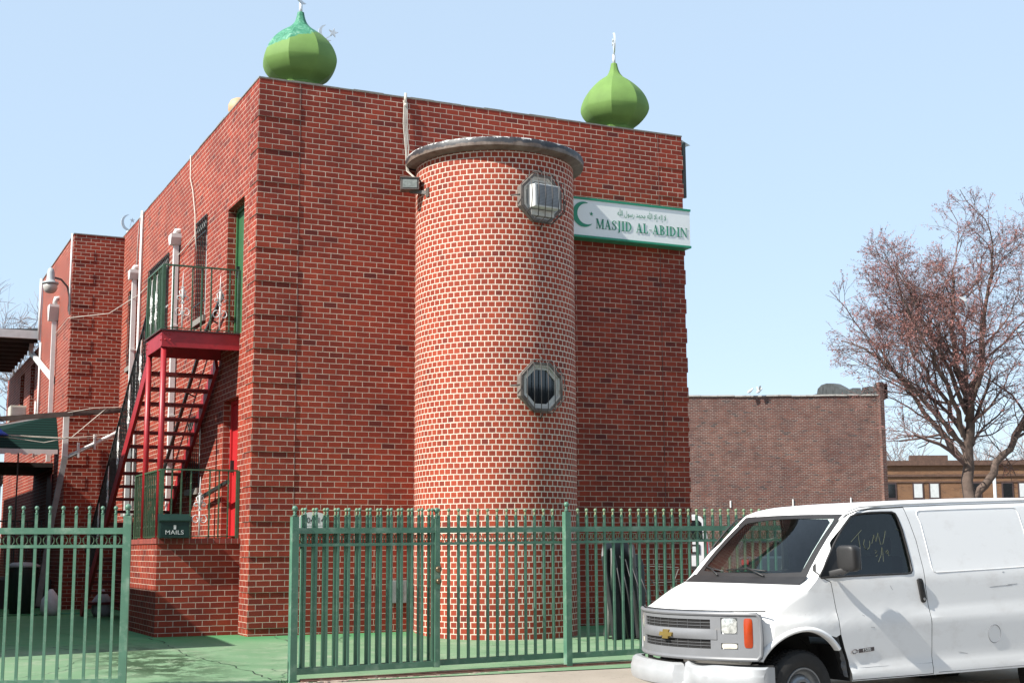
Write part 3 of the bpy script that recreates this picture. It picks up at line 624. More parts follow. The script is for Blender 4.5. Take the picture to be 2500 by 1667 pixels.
AR = '1977,97 1977,107 1976,118 1974,128 1990,130 1991,120 1992,108 1992,99 1991,82 1987,66 1981,50 1979,46 1966,30 1949,15 1971,15 1981,16 1985,21 1987,26 1981,38 1964,55 1941,74 1913,94 1922,106 1951,84 1973,65 1988,50 1997,37 2000,25 1999,16 1994,8 1984,2 1969,0 1927,0 1927,15 1957,41 1973,67 1827,-55 1825,-45 1833,-43 1839,-42 1838,-46 1830,-39 1825,-29 1828,-20 1835,-14 1844,-12 1848,-13 1852,-14 1851,-23 1848,-22 1844,-22 1837,-23 1835,-28 1837,-35 1843,-39 1848,-41 1841,-41 1850,-39 1858,-36 1861,-45 1850,-49 1838,-52 1832,0 1829,130 1843,130 1847,0 1768,-1 1770,14 1785,16 1789,23 1790,37 1786,130 1801,130 1805,39 1804,22 1799,9 1788,2 1768,-1 1751,2 1739,12 1734,31 1731,94 1746,94 1749,34 1752,21 1759,15 1770,14 1776,12 1777,7 1775,2 1741,19 1721,16 1703,19 1690,27 1686,41 1689,55 1700,67 1716,76 1735,80 1738,65 1722,63 1710,57 1702,50 1700,43 1703,36 1710,32 1720,31 1731,31 1739,33 1601,-55 1599,-45 1607,-43 1613,-42 1612,-46 1604,-39 1599,-29 1602,-20 1609,-14 1618,-12 1622,-13 1626,-14 1625,-23 1622,-22 1618,-22 1611,-23 1609,-28 1611,-35 1617,-39 1622,-41 1615,-41 1624,-39 1632,-36 1635,-45 1624,-49 1612,-52 1606,0 1603,130 1617,130 1621,0 1555,97 1555,107 1553,118 1552,128 1568,130 1569,120 1570,108 1570,99 1569,82 1565,66 1559,50 1556,46 1544,30 1526,15 1549,15 1559,16 1563,21 1564,26 1558,38 1542,55 1519,74 1491,94 1500,106 1529,84 1551,65 1566,50 1575,37 1578,25 1576,16 1572,8 1562,2 1547,0 1505,0 1505,15 1534,41 1550,67 1310,151 1309,182 1319,182 1320,151 1292,-1 1277,1 1266,7 1260,18 1241,16 1225,19 1213,28 1209,41 1215,58 1232,72 1255,80 1254,94 1269,94 1272,34 1275,21 1282,15 1293,14 1308,16 1313,23 1313,37 1311,103 1326,103 1328,38 1331,23 1338,16 1348,14 1362,16 1367,23 1367,37 1364,130 1379,130 1382,39 1382,22 1377,9 1366,2 1346,-1 1336,1 1328,5 1324,11 1313,2 1257,32 1256,65 1238,60 1227,52 1223,43 1227,36 1235,32 1246,31 1303,113 1294,117 1291,128 1292,132 1293,137 1302,140 1301,134 1301,129 1302,124 1305,123 1310,125 1312,137 1312,142 1320,146 1320,134 1321,130 1326,128 1330,130 1331,135 1330,141 1328,148 1337,150 1340,142 1341,134 1337,123 1327,119 1318,122 1314,129 1318,127 1314,117 1410,0 1406,130 1421,130 1425,0 1061,-1 1063,14 1071,16 1078,23 1085,37 1095,55 1106,63 1116,65 1127,62 1137,53 1143,42 1145,29 1141,12 1132,3 1119,0 1105,2 1083,13 1090,25 1106,17 1118,15 1126,16 1131,21 1132,27 1130,38 1123,47 1115,50 1109,48 1102,42 1095,27 1086,12 1079,3 1070,0 1061,-1 1047,0 1035,4 1027,12 1022,25 1032,32 1038,21 1047,15 1063,14 1068,12 1070,7 1067,2 945,-1 947,14 965,15 983,20 1000,26 1015,35 1004,43 991,47 975,49 970,49 965,48 959,47 956,61 966,63 975,64 992,62 1006,56 1018,50 1029,44 1040,42 1044,42 1045,29 1030,27 1018,21 1004,14 989,7 970,1 840,-1 842,14 850,16 856,23 863,37 872,51 880,60 889,64 896,66 906,63 915,54 924,37 931,22 938,16 947,14 952,12 954,7 952,2 945,-1 932,1 922,9 925,13 919,4 912,-2 903,-3 891,-1 879,6 868,17 859,5 851,0 875,31 882,22 889,16 896,12 903,11 912,16 912,29 908,37 905,44 900,49 895,51 889,49 882,43 782,14 797,16 805,21 807,29 805,38 800,50 793,63 783,77 796,85 808,65 817,47 823,32 829,20 835,15 842,14 847,12 849,7 847,2 840,-1 828,1 818,9 813,23 820,29 817,14 806,3 782,-1 770,0 759,3 750,8 757,21 767,16 630,-42 625,-28 653,-14 667,3 671,19 669,29 666,40 658,55 671,62 681,39 684,21 680,0 671,-16 657,-29 643,-37 487,-1 489,14 498,15 504,19 509,30 514,50 528,46 526,39 524,31 524,24 527,17 540,14 549,15 554,19 558,30 562,51 576,49 575,41 573,31 573,24 574,19 579,15 589,14 599,15 605,20 607,30 603,47 596,68 611,73 615,60 619,45 620,33 618,18 612,7 602,1 589,-1 575,1 567,7 563,18 569,18 562,6 552,0 538,-1 528,1 519,6 514,19 520,20 512,6 502,1 412,-42 409,-27 429,-23 444,-15 455,-2 458,18 454,38 442,46 435,43 430,36 427,25 429,20 433,16 440,15 451,14 489,14 494,12 496,7 494,2 487,-1 444,-1 428,1 417,9 413,22 415,37 422,49 431,58 443,61 458,56 469,42 473,17 466,-13 445,-32 280,0 281,9 284,20 288,32 301,27 298,17 296,9 295,1 300,-14 313,-24 332,-27 354,-23 367,-12 374,8 375,37 371,130 386,130 389,33 389,9 383,-11 373,-28 356,-38 331,-42 313,-40 296,-32 285,-19 101,151 100,182 110,182 111,151 83,-1 69,1 58,7 51,18 32,16 16,19 4,28 0,41 6,58 23,72 46,80 46,94 60,94 63,34 66,21 73,15 85,14 99,16 104,23 104,37 102,103 117,103 119,38 122,23 129,16 139,14 154,16 158,23 159,37 155,130 170,130 173,39 173,22 168,9 157,2 137,-1 127,1 119,5 115,11 104,2 49,32 47,65 29,60 18,52 14,43 18,36 26,32 38,31 95,113 85,117 83,128 83,132 84,137 93,140 92,134 92,129 93,124 96,123 101,125 103,137 103,142 112,146 112,134 113,130 117,128 121,130 122,135 122,141 120,148 128,150 131,142 132,134 129,123 118,119 109,122 105,129 110,127 105,117 201,0 198,130 212,130 216,0|3,5,4 2,5,3 2,6,5 1,6,2 1,7,6 0,7,1 21,23,22 0,8,7 35,8,0 20,23,21 20,24,23 35,9,8 19,24,20 34,9,35 34,10,9 19,25,24 18,11,19 11,10,19 10,25,19 34,25,10 34,11,25 11,26,25 34,12,11 18,26,11 33,12,34 17,26,18 17,27,26 33,13,12 16,27,17 16,28,27 15,28,16 14,28,15 14,29,28 33,14,13 33,29,14 32,29,33 32,30,29 32,31,30 62,64,63 62,65,64 44,46,45 44,47,46 44,48,47 43,49,44 49,48,44 42,51,43 51,50,43 50,49,43 42,52,51 42,53,52 41,53,42 41,54,53 57,59,58 56,55,57 55,59,57 41,55,54 40,39,41 39,55,41 39,59,55 38,59,39 37,59,38 36,59,37 36,60,59 36,61,60 70,72,71 70,73,72 70,74,73 69,74,70 68,74,69 68,75,74 67,75,68 66,75,67 66,76,75 80,98,81 98,82,81 98,83,82 97,100,98 100,80,98 80,99,98 96,100,97 95,100,96 100,80,99 95,101,100 95,102,101 94,102,95 94,103,102 94,104,103 93,104,94 93,105,104 107,90,108 93,106,105 106,90,107 93,90,106 92,90,93 92,91,90 135,137,136 135,138,137 117,119,118 117,120,119 117,121,120 116,122,117 122,121,117 115,124,116 124,123,116 123,122,116 115,125,124 115,126,125 114,126,115 114,127,126 130,132,131 129,128,130 128,132,130 114,128,127 113,112,114 112,128,114 112,132,128 111,132,112 110,132,111 109,132,110 109,133,132 109,134,133 142,144,143 141,144,142 141,145,144 140,145,141 140,146,145 139,146,140 160,162,161 139,147,146 174,147,139 159,162,160 159,163,162 174,148,147 158,163,159 173,148,174 173,149,148 158,164,163 157,150,158 150,149,158 149,164,158 173,164,149 173,150,164 150,165,164 173,151,150 157,165,150 172,151,173 156,165,157 156,166,165 172,152,151 155,166,156 155,167,166 154,167,155 153,167,154 153,168,167 172,153,152 172,168,153 171,168,172 171,169,168 171,170,169 247,249,248 246,249,247 239,241,240 246,250,249 238,241,239 245,250,246 231,233,232 230,233,231 237,241,238 244,250,245 237,254,241 254,242,241 244,251,250 230,234,233 229,234,230 243,251,244 254,243,242 207,209,208 207,210,209 229,235,234 237,253,254 255,243,254 255,251,243 228,235,229 256,253,255 253,251,255 236,253,237 228,236,235 253,252,251 228,253,236 228,256,253 227,256,228 198,200,199 198,201,200 189,191,190 189,192,191 188,220,189 220,192,189 187,220,188 187,221,220 219,192,220 187,222,221 186,222,187 186,223,222 186,224,223 185,224,186 207,211,210 198,202,201 197,202,198 206,211,207 185,225,224 219,193,192 185,226,225 226,193,219 185,193,226 184,193,185 197,203,202 196,203,197 205,211,206 205,212,211 184,182,193 182,194,193 183,182,184 181,194,182 195,203,196 195,204,203 204,212,205 181,195,194 181,204,195 181,217,204 217,212,204 181,218,217 216,212,217 216,213,212 180,218,181 215,213,216 180,179,218 215,214,213 257,259,258 257,260,259 175,177,176 175,178,177 267,269,268 266,269,267 266,270,269 265,287,266 287,286,266 286,270,266 286,271,270 285,271,286 265,288,287 284,271,285 284,272,271 265,289,288 283,272,284 264,289,265 283,273,272 264,278,289 278,290,289 282,273,283 264,277,278 290,279,278 263,277,264 281,273,282 290,280,279 280,273,281 262,277,263 290,273,280 261,277,262 261,291,277 291,276,277 290,274,273 291,274,290 261,292,291 276,274,291 276,275,274 318,320,319 317,320,318 317,321,320 316,315,317 315,321,317 315,314,321 314,313,321 313,322,321 313,323,322 312,323,313 311,323,312 311,324,323 310,324,311 310,325,324 310,298,325 298,326,325 309,298,310 309,297,298 299,326,298 327,299,326 328,299,327 308,297,309 308,328,297 328,296,297 308,329,328 296,299,328 296,300,299 307,329,308 306,329,307 296,301,300 305,329,306 296,302,301 305,330,329 296,303,302 295,303,296 295,304,303 305,331,330 294,304,295 294,293,304 339,341,340 338,341,339 338,342,341 337,342,338 337,372,342 372,371,342 371,343,342 336,373,337 373,372,337 336,374,373 370,343,371 369,343,370 336,362,374 335,362,336 369,344,343 368,344,369 335,363,362 367,344,368 334,363,335 334,359,363 359,364,363 367,345,344 334,360,359 358,364,359 333,360,334 358,365,364 366,345,367 366,353,345 353,346,345 332,360,333 353,347,346 366,352,353 354,347,353 358,366,365 354,348,347 358,352,366 358,354,352 354,351,352 354,349,348 357,354,358 332,361,360 357,355,354 351,349,354 351,350,349 356,355,357 382,384,383 381,384,382 381,385,384 380,385,381 379,385,380 379,386,385 378,386,379 378,397,386 397,387,386 377,397,378 377,396,397 398,387,397 377,395,396 376,395,377 403,405,404 398,388,387 403,375,405 375,395,376 398,389,388 399,389,398 403,395,375 399,390,389 399,391,390 403,394,395 402,399,403 399,394,403 399,392,391 402,400,399 394,392,399 401,400,402 394,393,392 413,415,414 412,415,413 411,415,412 411,416,415 410,416,411 410,417,416 409,417,410 408,417,409 408,418,417 407,418,408 407,419,418 406,419,407 406,420,419 448,450,449 447,450,448 447,451,450 435,437,436 425,427,426 435,438,437 446,451,447 425,428,427 446,452,451 435,439,438 425,429,428 446,453,452 435,440,439 425,430,429 434,440,435 424,430,425 445,453,446 424,467,430 467,431,430 434,441,440 424,466,467 468,431,467 444,453,445 433,459,434 459,441,434 424,465,466 423,465,424 459,460,441 460,442,441 444,454,453 433,458,459 461,442,460 468,432,431 461,443,442 443,454,444 432,458,433 422,465,423 421,468,422 468,465,422 468,458,432 461,454,443 461,455,454 468,461,458 461,457,458 421,469,468 465,461,468 464,461,465 464,462,461 457,455,461 457,456,455 463,462,464 496,498,497 495,498,496 495,477,498 477,499,498 494,477,495 494,478,477 476,499,477 494,479,478 476,500,499 475,500,476 493,479,494 493,480,479 493,481,480 492,481,493 492,482,481 474,500,475 474,501,500 492,483,482 492,484,483 492,485,484 492,486,485 492,487,486 491,487,492 491,488,487 491,489,488 490,489,491 473,501,474 473,502,501 472,502,473 471,502,472 470,502,471 517,519,518 517,520,519 516,520,517 516,521,520 505,507,506 505,508,507 504,508,505 504,509,508 516,522,521 503,509,504 503,510,509 515,522,516 503,511,510 528,511,503 515,523,522 514,523,515 528,512,511 527,512,528 513,523,514 527,513,512 527,523,513 527,524,523 526,524,527 526,525,524 601,603,602 600,603,601 593,595,594 600,604,603 592,595,593 599,604,600 585,587,586 584,587,585 591,595,592 598,604,599 591,608,595 608,596,595 598,605,604 584,588,587 583,588,584 597,605,598 608,597,596 561,563,562 561,564,563 583,589,588 591,607,608 609,597,608 609,605,597 582,589,583 610,607,609 607,605,609 590,607,591 582,590,589 607,606,605 582,607,590 582,610,607 581,610,582 552,554,553 552,555,554 543,545,544 543,546,545 542,574,543 574,546,543 541,574,542 541,575,574 573,546,574 541,576,575 540,576,541 540,577,576 540,578,577 539,578,540 561,565,564 552,556,555 551,556,552 560,565,561 539,579,578 573,547,546 539,580,579 580,547,573 539,547,580 538,547,539 551,557,556 550,557,551 559,565,560 559,566,565 538,536,547 536,548,547 537,536,538 535,548,536 549,557,550 549,558,557 558,566,559 535,549,548 535,558,549 535,571,558 571,566,558 535,572,571 570,566,571 570,567,566 534,572,535 569,567,570 534,533,572 569,568,567 611,613,612 611,614,613 529,531,530 529,532,531'
_v, _f = AR.split('|'); _v = [tuple(map(int, p.split(','))) for p in _v.split()]
mb = MB(); ax0, ax1, az = 5.81, 6.72, 6.488; k_ = (ax1-ax0)/2000
vs = [mb.bm.verts.new((ax0+a*k_, YS-.003, az-.012+b*k_*1.5)) for a, b in _v]
for f in _f.split():
    try: mb.bm.faces.new([vs[int(i)] for i in f.split(',')])
    except ValueError: pass
mb.build('arabic_lettering', m_sign_g, S, recalc=False)

# ================================================================== roof domes
m_finial = plain('finial_white_metal', (.62, .64, .66, 1), .35, metal=.3, var=.05)
def dome_mat_left():
    M = Mat('dome_green_with_patch'); tc = M.n('TexCoord'); sx = M.n('SeparateXYZ'); M.l(tc.outputs['Object'], sx.inputs[0])
    base = M.ramp(M.noise(3, 5), [(.3, (.105, .198, .042)), (.7, (.130, .238, .053))])
    # sealant brushed over the crown and down one seam on the west side
    z = M.n('Math', operation='MULTIPLY_ADD'); M.l(M.noise(5, 6, .7), z.inputs[0]); z.inputs[1].default_value = .22; M.l(sx.outputs[2], z.inputs[2])
    x = M.n('Math', operation='MULTIPLY_ADD'); M.l(sx.outputs[0], x.inputs[0]); x.inputs[1].default_value = -.55; M.l(z.outputs[0], x.inputs[2])
    f = M.ramp(x.outputs[0], [(.60, (0, 0, 0)), (.615, (1, 1, 1))]); mr = M.n('MapRange'); mr.inputs[1].default_value = .60; mr.inputs[2].default_value = .62; M.l(x.outputs[0], mr.inputs[0])
    y = M.n('MapRange'); y.inputs[1].default_value = .42; y.inputs[2].default_value = .36
    M.l(x.outputs[0], y.inputs[0])
    seal = M.ramp(M.noise(9, 6, .7, dist=1.2), [(.35, (.015, .12, .06)), (.55, (.05, .22, .13)), (.7, (.22, .36, .27))])
    zz = M.n('MapRange'); zz.inputs[1].default_value = .45; zz.inputs[2].default_value = .465
    zx = M.n('Math', operation='MULTIPLY_ADD'); M.l(sx.outputs[0], zx.inputs[0]); zx.inputs[1].default_value = -.38; M.l(z.outputs[0], zx.inputs[2]); M.l(zx.outputs[0], zz.inputs[0])
    xx = M.n('MapRange'); xx.inputs[1].default_value = .22; xx.inputs[2].default_value = .18; M.l(sx.outputs[0], xx.inputs[0])
    fm = M.n('Math', operation='MULTIPLY'); M.l(zz.outputs[0], fm.inputs[0]); M.l(xx.outputs[0], fm.inputs[1])
    M.col(M.mix(fm.outputs[0], base, seal)); M.b.inputs['Roughness'].default_value = .75; return M.m
PROF = [(.50, -.62), (.60, -.50), (.80, -.36), (.93, -.20), (.99, -.06), (1, .03), (.985, .14), (.94, .28), (.86, .44), (.74, .60), (.58, .76), (.42, .88), (.29, .97), (.205, 1.06), (.15, 1.16), (.115, 1.27), (.09, 1.40)]
def _cr(P, n=4):
    out = []
    for i in range(len(P)-1):
        p0, p1, p2, p3 = P[max(0, i-1)], P[i], P[i+1], P[min(len(P)-1, i+2)]
        for k in range(n):
            t = k/n; out.append(tuple(.5*((2*p1[q])+(-p0[q]+p2[q])*t+(2*p0[q]-5*p1[q]+4*p2[q]-p3[q])*t*t+(-p0[q]+3*p1[q]-3*p2[q]+p3[q])*t**3) for q in (0, 1)))
    return out+[P[-1]]
PROF = _cr(PROF)
def dome(loc, rad, ph, mat, label, crescent_dir, crest=True, tilt=0, base_z=None):
    D = thing('onion_dome', label, 'dome', loc, 'green onion domes on the roof')
    b = MB(); rings = []
    sub = 5; N = 8*sub
    for r_, z_ in PROF:
        ring = []
        for j in range(N):
            s_, q = divmod(j, sub); a0, a1 = ph+45*s_, ph+45*(s_+1); t = q/sub
            p0 = Vector((math.cos(R(a0)), math.sin(R(a0)))); p1 = Vector((math.cos(R(a1)), math.sin(R(a1))))
            p = p0.lerp(p1, t); bulge = 1+.022*math.sin(math.pi*t)
            ring.append(b.bm.verts.new((p.x*r_*rad*bulge, p.y*r_*rad*bulge, z_*rad)))
        rings.append(ring)
    for A, Bq in zip(rings, rings[1:]):
        for j in range(N): b.bm.faces.new((A[j], A[(j+1) % N], Bq[(j+1) % N], Bq[j]))
    b.bm.faces.new(rings[-1]); b.bm.faces.new(rings[0][::-1])
    for f in b.bm.faces: f.smooth = True
    for A, Bq in zip(rings, rings[1:]):
        for j in range(0, N, sub):
            e = b.bm.edges.get((A[j], Bq[j]))
            if e: e.smooth = False
    b.build('dome_shell', mat, D, world=False)
    b = MB(); b.lathe([(.5*rad, -1.1*rad), (.56*rad, -.60*rad)], n=8, smooth=False); b.build('base', mat, D, world=False)
    b = MB(); b.tube([(0, 0, 1.38*rad), (0, 0, 1.38*rad+.17)], .028, 8); b.tube([(0, 0, 1.38*rad+.17), (0, 0, 1.38*rad+.2)], .012, 6); b.build('pole', m_finial, D, world=False)
    c, s_ = math.cos(R(crescent_dir)), math.sin(R(crescent_dir))
    M = frame((0, 0, 1.38*rad+.17), (c, s_, 0), (0, 0, 1), (s_, -c, 0))
    b = MB(); add_crescent(b, M, -.012, .012, .03, .20, .20, .07, 150, 15, 16); add_star(b, M, -.010, .010, .11, .27, .065); b.bar(M @ Vector((.05, .10, 0)), M @ Vector((.09, .24, 0)), .01, .01)
    b.build('crescent', m_finial, D, world=False); return D
m_dl = dome_mat_left()
dome((.815, .75, 8.60), .587, 12, m_dl, 'green onion dome with painted patch over its crown, above the near corner', 35)
dome((6.366, .75, 8.60), .587, 10, m_green_dome, 'plain green onion dome on the parapet to the right of the round tower', 68)
dome((.6, 14.6, 7.92), .587, 10, m_green_dome, 'onion dome behind the long side parapet, only its white crescent showing', 10)
t = thing('crescent_finial', 'white crescent and star finial peeking out behind the patched green dome', 'finial', (1.54, 2.0, 7.56))
b = MB(); b.tube([(0, 0, 0), (0, 0, 1.97)], .014, 6); b.build('pole', m_finial, t, world=False)
M = frame((0, 0, 1.96), (1, 0, 0), (0, 0, 1), (0, -1, 0)); b = MB(); add_crescent(b, M, -.012, .012, .085, .14, .14, .055, 150, 20, 14); add_star(b, M, -.010, .010, .20, .165, .085, 80); b.bar(M @ Vector((.04, .02, 0)), M @ Vector((.18, .12, 0)), .014, .014)
b.build('crescent', m_finial, t, world=False)
t = thing('roof_ventilator', 'round tan roof ventilator peeking over the long side parapet', 'ventilator', (.42, 2.93, 7.56))
b = MB(); b.lathe([(.08, 0), (.08, .72), (.13, .76), (.18, .88), (.18, .97), (.14, 1.05), (.07, 1.09), (.02, 1.10)], n=20); b.build('cowl', plain('tan_cowl', (.50, .30, .17, 1), .6), t, world=False)

# ================================================================== wires, flood light, plate on the front
t = thing('service_cable', 'bundle of pale cables hanging down the front wall from the parapet to the tower', 'cable', (2.3, 0, 7.4))
b = MB(); rnd = random.Random(3)
for i in range(5):
    off = (i-2)*.014
    b.tube([(2.25+off*.6, .05, H+.02), (2.262+off, -.03, 7.93), (2.262+off*1.2+rnd.uniform(-.01, .01), -.035, 7.6), (2.285+off+rnd.uniform(-.01, .01), -.04, 7.2), (2.29+off*.6, -.05, 6.86), (2.33+off*.4, -.2, 6.74), (2.33+off*.2, -.42, 6.66)], .007, 5)
b.build('cable_bundle', m_wire, t)
b = MB(); b.ball((2.258, -.03, 7.90), .032); b.tube([(2.262, -.02, 7.93), (2.262, -.02, H+.07)], .022, 7); b.build('weatherhead', m_wire, t)
t = thing('flood_light', 'square bronze flood light fixed to the left of the tower top', 'light', (2.2, -.4, 6.55))
m_bronze = plain('bronze_housing', (.10, .085, .075, 1), .5, var=.2)
a = R(-108); fx = Vector((math.cos(a), math.sin(a), 0)).normalized()
M = frame((2.19, -.40, 6.545), (-fx.y, fx.x, 0), (0, 0, 1), fx)
b = MB(); b.box(-.135, .135, -.085, .085, -.10, .10, M); b.box(-.145, .145, .085, .10, -.11, .115, M); b.build('housing', m_bronze, t)
b = MB(); b.box(-.105, .105, -.06, .06, .101, .106, M); b.build('lens', plain('flood_lens', (.22, .24, .22, 1), .15, var=.3, scale=14), t)
b = MB(); b.bar((2.22, -.36, 6.46), (2.45, -.62, 6.40), .05, .05); b.box(2.38, 2.46, -.68, -.50, 6.33, 6.47); b.build('bracket', m_bronze, t)
b = MB(); b.box(2.28, 2.52, -.012, 0, 6.90, 7.06); o = b.build('tar_patch', plain('tar', (.012, .012, .018, 1), .5), B)

def text_mesh(s, size, M, mat, name, parent, ext=.002, sx=1.0, align='CENTER', space=1.0):
    cu = bpy.data.curves.new(name, 'FONT'); cu.body = s; cu.size = size; cu.align_x = align; cu.align_y = 'CENTER'; cu.extrude = ext; cu.resolution_u = 3; cu.space_character = space
    o = bpy.data.objects.new('tmp', cu); COL.objects.link(o); bpy.context.view_layer.update(); me = ev(o)
    bpy.data.objects.remove(o); bpy.data.curves.remove(cu)
    me.transform(M @ Matrix.Diagonal((sx, 1, 1, 1))); off = wl(parent)
    me.transform(Matrix.Translation(-off)); me.materials.clear(); me.materials.append(mat); me.name = name
    return obj_from(me, name, None, parent)
m_ink = plain('black_lettering', (.015, .015, .015, 1), .5)
t = thing('house_number_plate', 'white arched house number plate on the front wall behind the gate', 'sign', (.91, 0, 1.6))
b = MB(); M = frame((.912, -.001, 0), (1, 0, 0), (0, 0, 1), (0, -1, 0))
b.prism([(-.205, 1.50), (.205, 1.50), (.205, 1.655), (.19, 1.685), (.13, 1.715), (.06, 1.733), (-.06, 1.733), (-.13, 1.715), (-.19, 1.685), (-.205, 1.655)], M, .003, .02); b.build('plate', m_white, t)
b = MB(); b.box(.71, 1.11, -.024, -.021, 1.545, 1.550); b.build('plate_line', m_whitegrey, t)
text_mesh('104-14', .115, frame((.912, -.022, 1.615), (1, 0, 0), (0, 0, 1), (0, -1, 0)), m_ink, 'numbers', t)
t = thing('electric_box', 'small grey electric box low on the front wall left of the tower', 'electric box', (2.25, 0, .55))
b = MB(); b.box(2.06, 2.36, -.07, -.002, .44, .76); b.build('box', plain('box_grey', (.22, .25, .25, 1), .6, var=.2, stain=(.12, .12, .11, 1), stain_amt=.4), t, bevel=.008)
b = MB()
for i in range(5):
    for j in range(3): b.box(2.15+j*.035, 2.172+j*.035, -.074, -.0705, .50+i*.045, .53+i*.045)
b.build('box_marking', m_ink, t)

# ================================================================== air conditioner in the upper tower window
def on_tower(ang, z, d=0): a = R(ang); return Vector((XC+(RT+d)*math.cos(a), YC+(RT+d)*math.sin(a), z))
t = thing('air_conditioner', 'white window air conditioner sitting in the upper octagonal tower window', 'air conditioner', tuple(on_tower(-82, 6.15)))
M = M_up
b = MB(); b.box(-.22, .22, -.17, .17, -.05, .225, M); o = b.build('casing', m_white, t, bevel=.01)
b = MB()
for i in range(15): b.box(-.185, .185, -.145+i*.0205, -.136+i*.0205, .2255, .232, M)
b.build('grille', plain('ac_fins', (.28, .29, .31, 1), .5), o)
b = MB(); b.box(-.19, .19, -.15, .15, .2252, .228, M); b.build('coil', plain('ac_coil', (.16, .17, .18, 1), .5), o)
b = MB(); b.box(-.19, .20, -.27, -.185, -.05, .10, M); b.build('support_board', m_frame_old, t)
# stain below and loose thin cable down the tower
t = thing('loose_wire', 'thin loose wire trailing down the tower between its two windows', 'wire', tuple(on_tower(-86, 5)))
b = MB(); b.tube([on_tower(-96, 5.83, .03), on_tower(-91, 5.5, .012), on_tower(-88, 5.1, .01), on_tower(-86, 4.7, .01), on_tower(-83, 4.3, .012), on_tower(-79, 3.95, .02)], .0022, 4); b.build('strand', plain('dull_wire', (.22, .17, .14, 1), .8), t)

# ================================================================== balcony, stairs and porch
LX, LY0, LY1, LZ0, LZ1 = -1.13, .835, 2.02, 4.105, 4.36
F = thing('balcony_staircase', 'red steel balcony and open staircase running down the long sunlit side', 'staircase', (-.56, 1.4, 4.1))
b = MB(); b.box(LX, 0, LY0, LY0+.02, LZ0, LZ1-.02); b.box(LX, LX+.02, LY0+.02, LY1, LZ0, LZ1-.02); b.box(LX+.02, 0, LY1-.02, LY1, LZ0, LZ1-.02)
b.box(LX-.012, -.0, LY0-.012, LY0+.05, LZ0, LZ0+.015); b.build('platform_beam', m_redsteel, F)
b = MB(); b.box(LX-.03, 0, LY0-.03, LY1+.02, LZ1-.02, LZ1); b.build('platform_deck', plain('dark_deck_steel', (.05, .018, .018, 1), .6), F)
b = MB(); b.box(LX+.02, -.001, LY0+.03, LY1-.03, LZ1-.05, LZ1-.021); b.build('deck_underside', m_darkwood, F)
b = MB()
for (y_, z_) in ((LY0-.004, LZ1-.07), (LY0-.004, LZ1-.15)):
    for x_ in (LX+.05, LX+.12): b.ball((x_, y_, z_), .014, 6, 4)
for z_ in (LZ1-.07, LZ1-.15):
    for y_ in (LY0+.06, LY1-.06): b.ball((LX-.004, y_, z_), .014, 6, 4)
b.build('bolt', m_redsteel, F)
for (x_, y_) in ((LX+.045, LY0+.05), (LX+.035, LY1-.08)):
    b = MB(); b.tube([(x_, y_, 1.375), (x_, y_, LZ0)], .042, 14); b.box(x_-.07, x_+.07, y_-.07, y_+.07, 1.372, 1.385); b.build('post', m_redsteel, F)
# stringers and treads
N_T = 19; RUN, RISE = .30, .2015; Y0S, Z0S = 2.23, 3.90
def sy(k): return Y0S+RUN*k
def sz(k): return Z0S-RISE*k
for x_ in (-1.08, -.07):
    b = MB(); a_ = Vector((x_, sy(-.9), sz(-.9)-.04)); c_ = Vector((x_, sy(N_T), sz(N_T)-.04)); b.bar(a_, c_, .05, .21); b.build('stringer', m_redsteel, F)
for k in range(N_T):
    b = MB(); b.box(-1.055, -.095, sy(k)-.13, sy(k)+.13, sz(k)-.045, sz(k)); b.build('tread', plain('tread_red', (.14, .012, .014, 1), .55) if k == 0 else bpy.data.materials['tread_red'], F)
# railings
def ornament(b, M, h=.83, both=True):
    """wrought scroll panel, drawn in (x, z) around a centre bar"""
    b.tube([M @ Vector((0, 0, 0)), M @ Vector((0, h*.62, 0))], .012, 5); b.tube([M @ Vector((0, h*.62, 0)), M @ Vector((0, h, 0))], [.016, .003], 5)
    for s_ in (-1, 1):
        def sp(cx, cz, r0, a0, a1, rr, n=10):
            return [M @ Vector((s_*(cx+(r0*(1-.62*i/n))*math.cos(R(a0+(a1-a0)*i/n))), cz+(r0*(1-.62*i/n))*math.sin(R(a0+(a1-a0)*i/n)), 0)) for i in range(n+1)]
        if both or s_ > 0: b.tube(sp(.05, h*.27, .065, 110, -260, 0, 14), .008, 5)
        b.tube([M @ Vector((0, h*.44, 0))]+sp(.055, h*.52, .04, 190, -130, 0, 10), .009, 5)
        b.tube([M @ Vector((0, h*.46, 0)), M @ Vector((s_*.025, h*.55, 0)), M @ Vector((s_*.05, h*.64, 0)), M @ Vector((s_*.03, h*.67, 0)), M @ Vector((s_*.012, h*.62, 0))], .009, 5)
    b.tube([M @ Vector((0, h*.46, 0)), M @ Vector((0, h*.56, 0)), M @ Vector((0, h*.68, 0)), M @ Vector((0, h*.72, 0))], [.008, .022, .020, .006], 6)
    b.box(-.022, .022, h*.43, h*.46, -.014, .014, M); b.box(-.024, .024, h*.70, h*.72, -.014, .014, M)
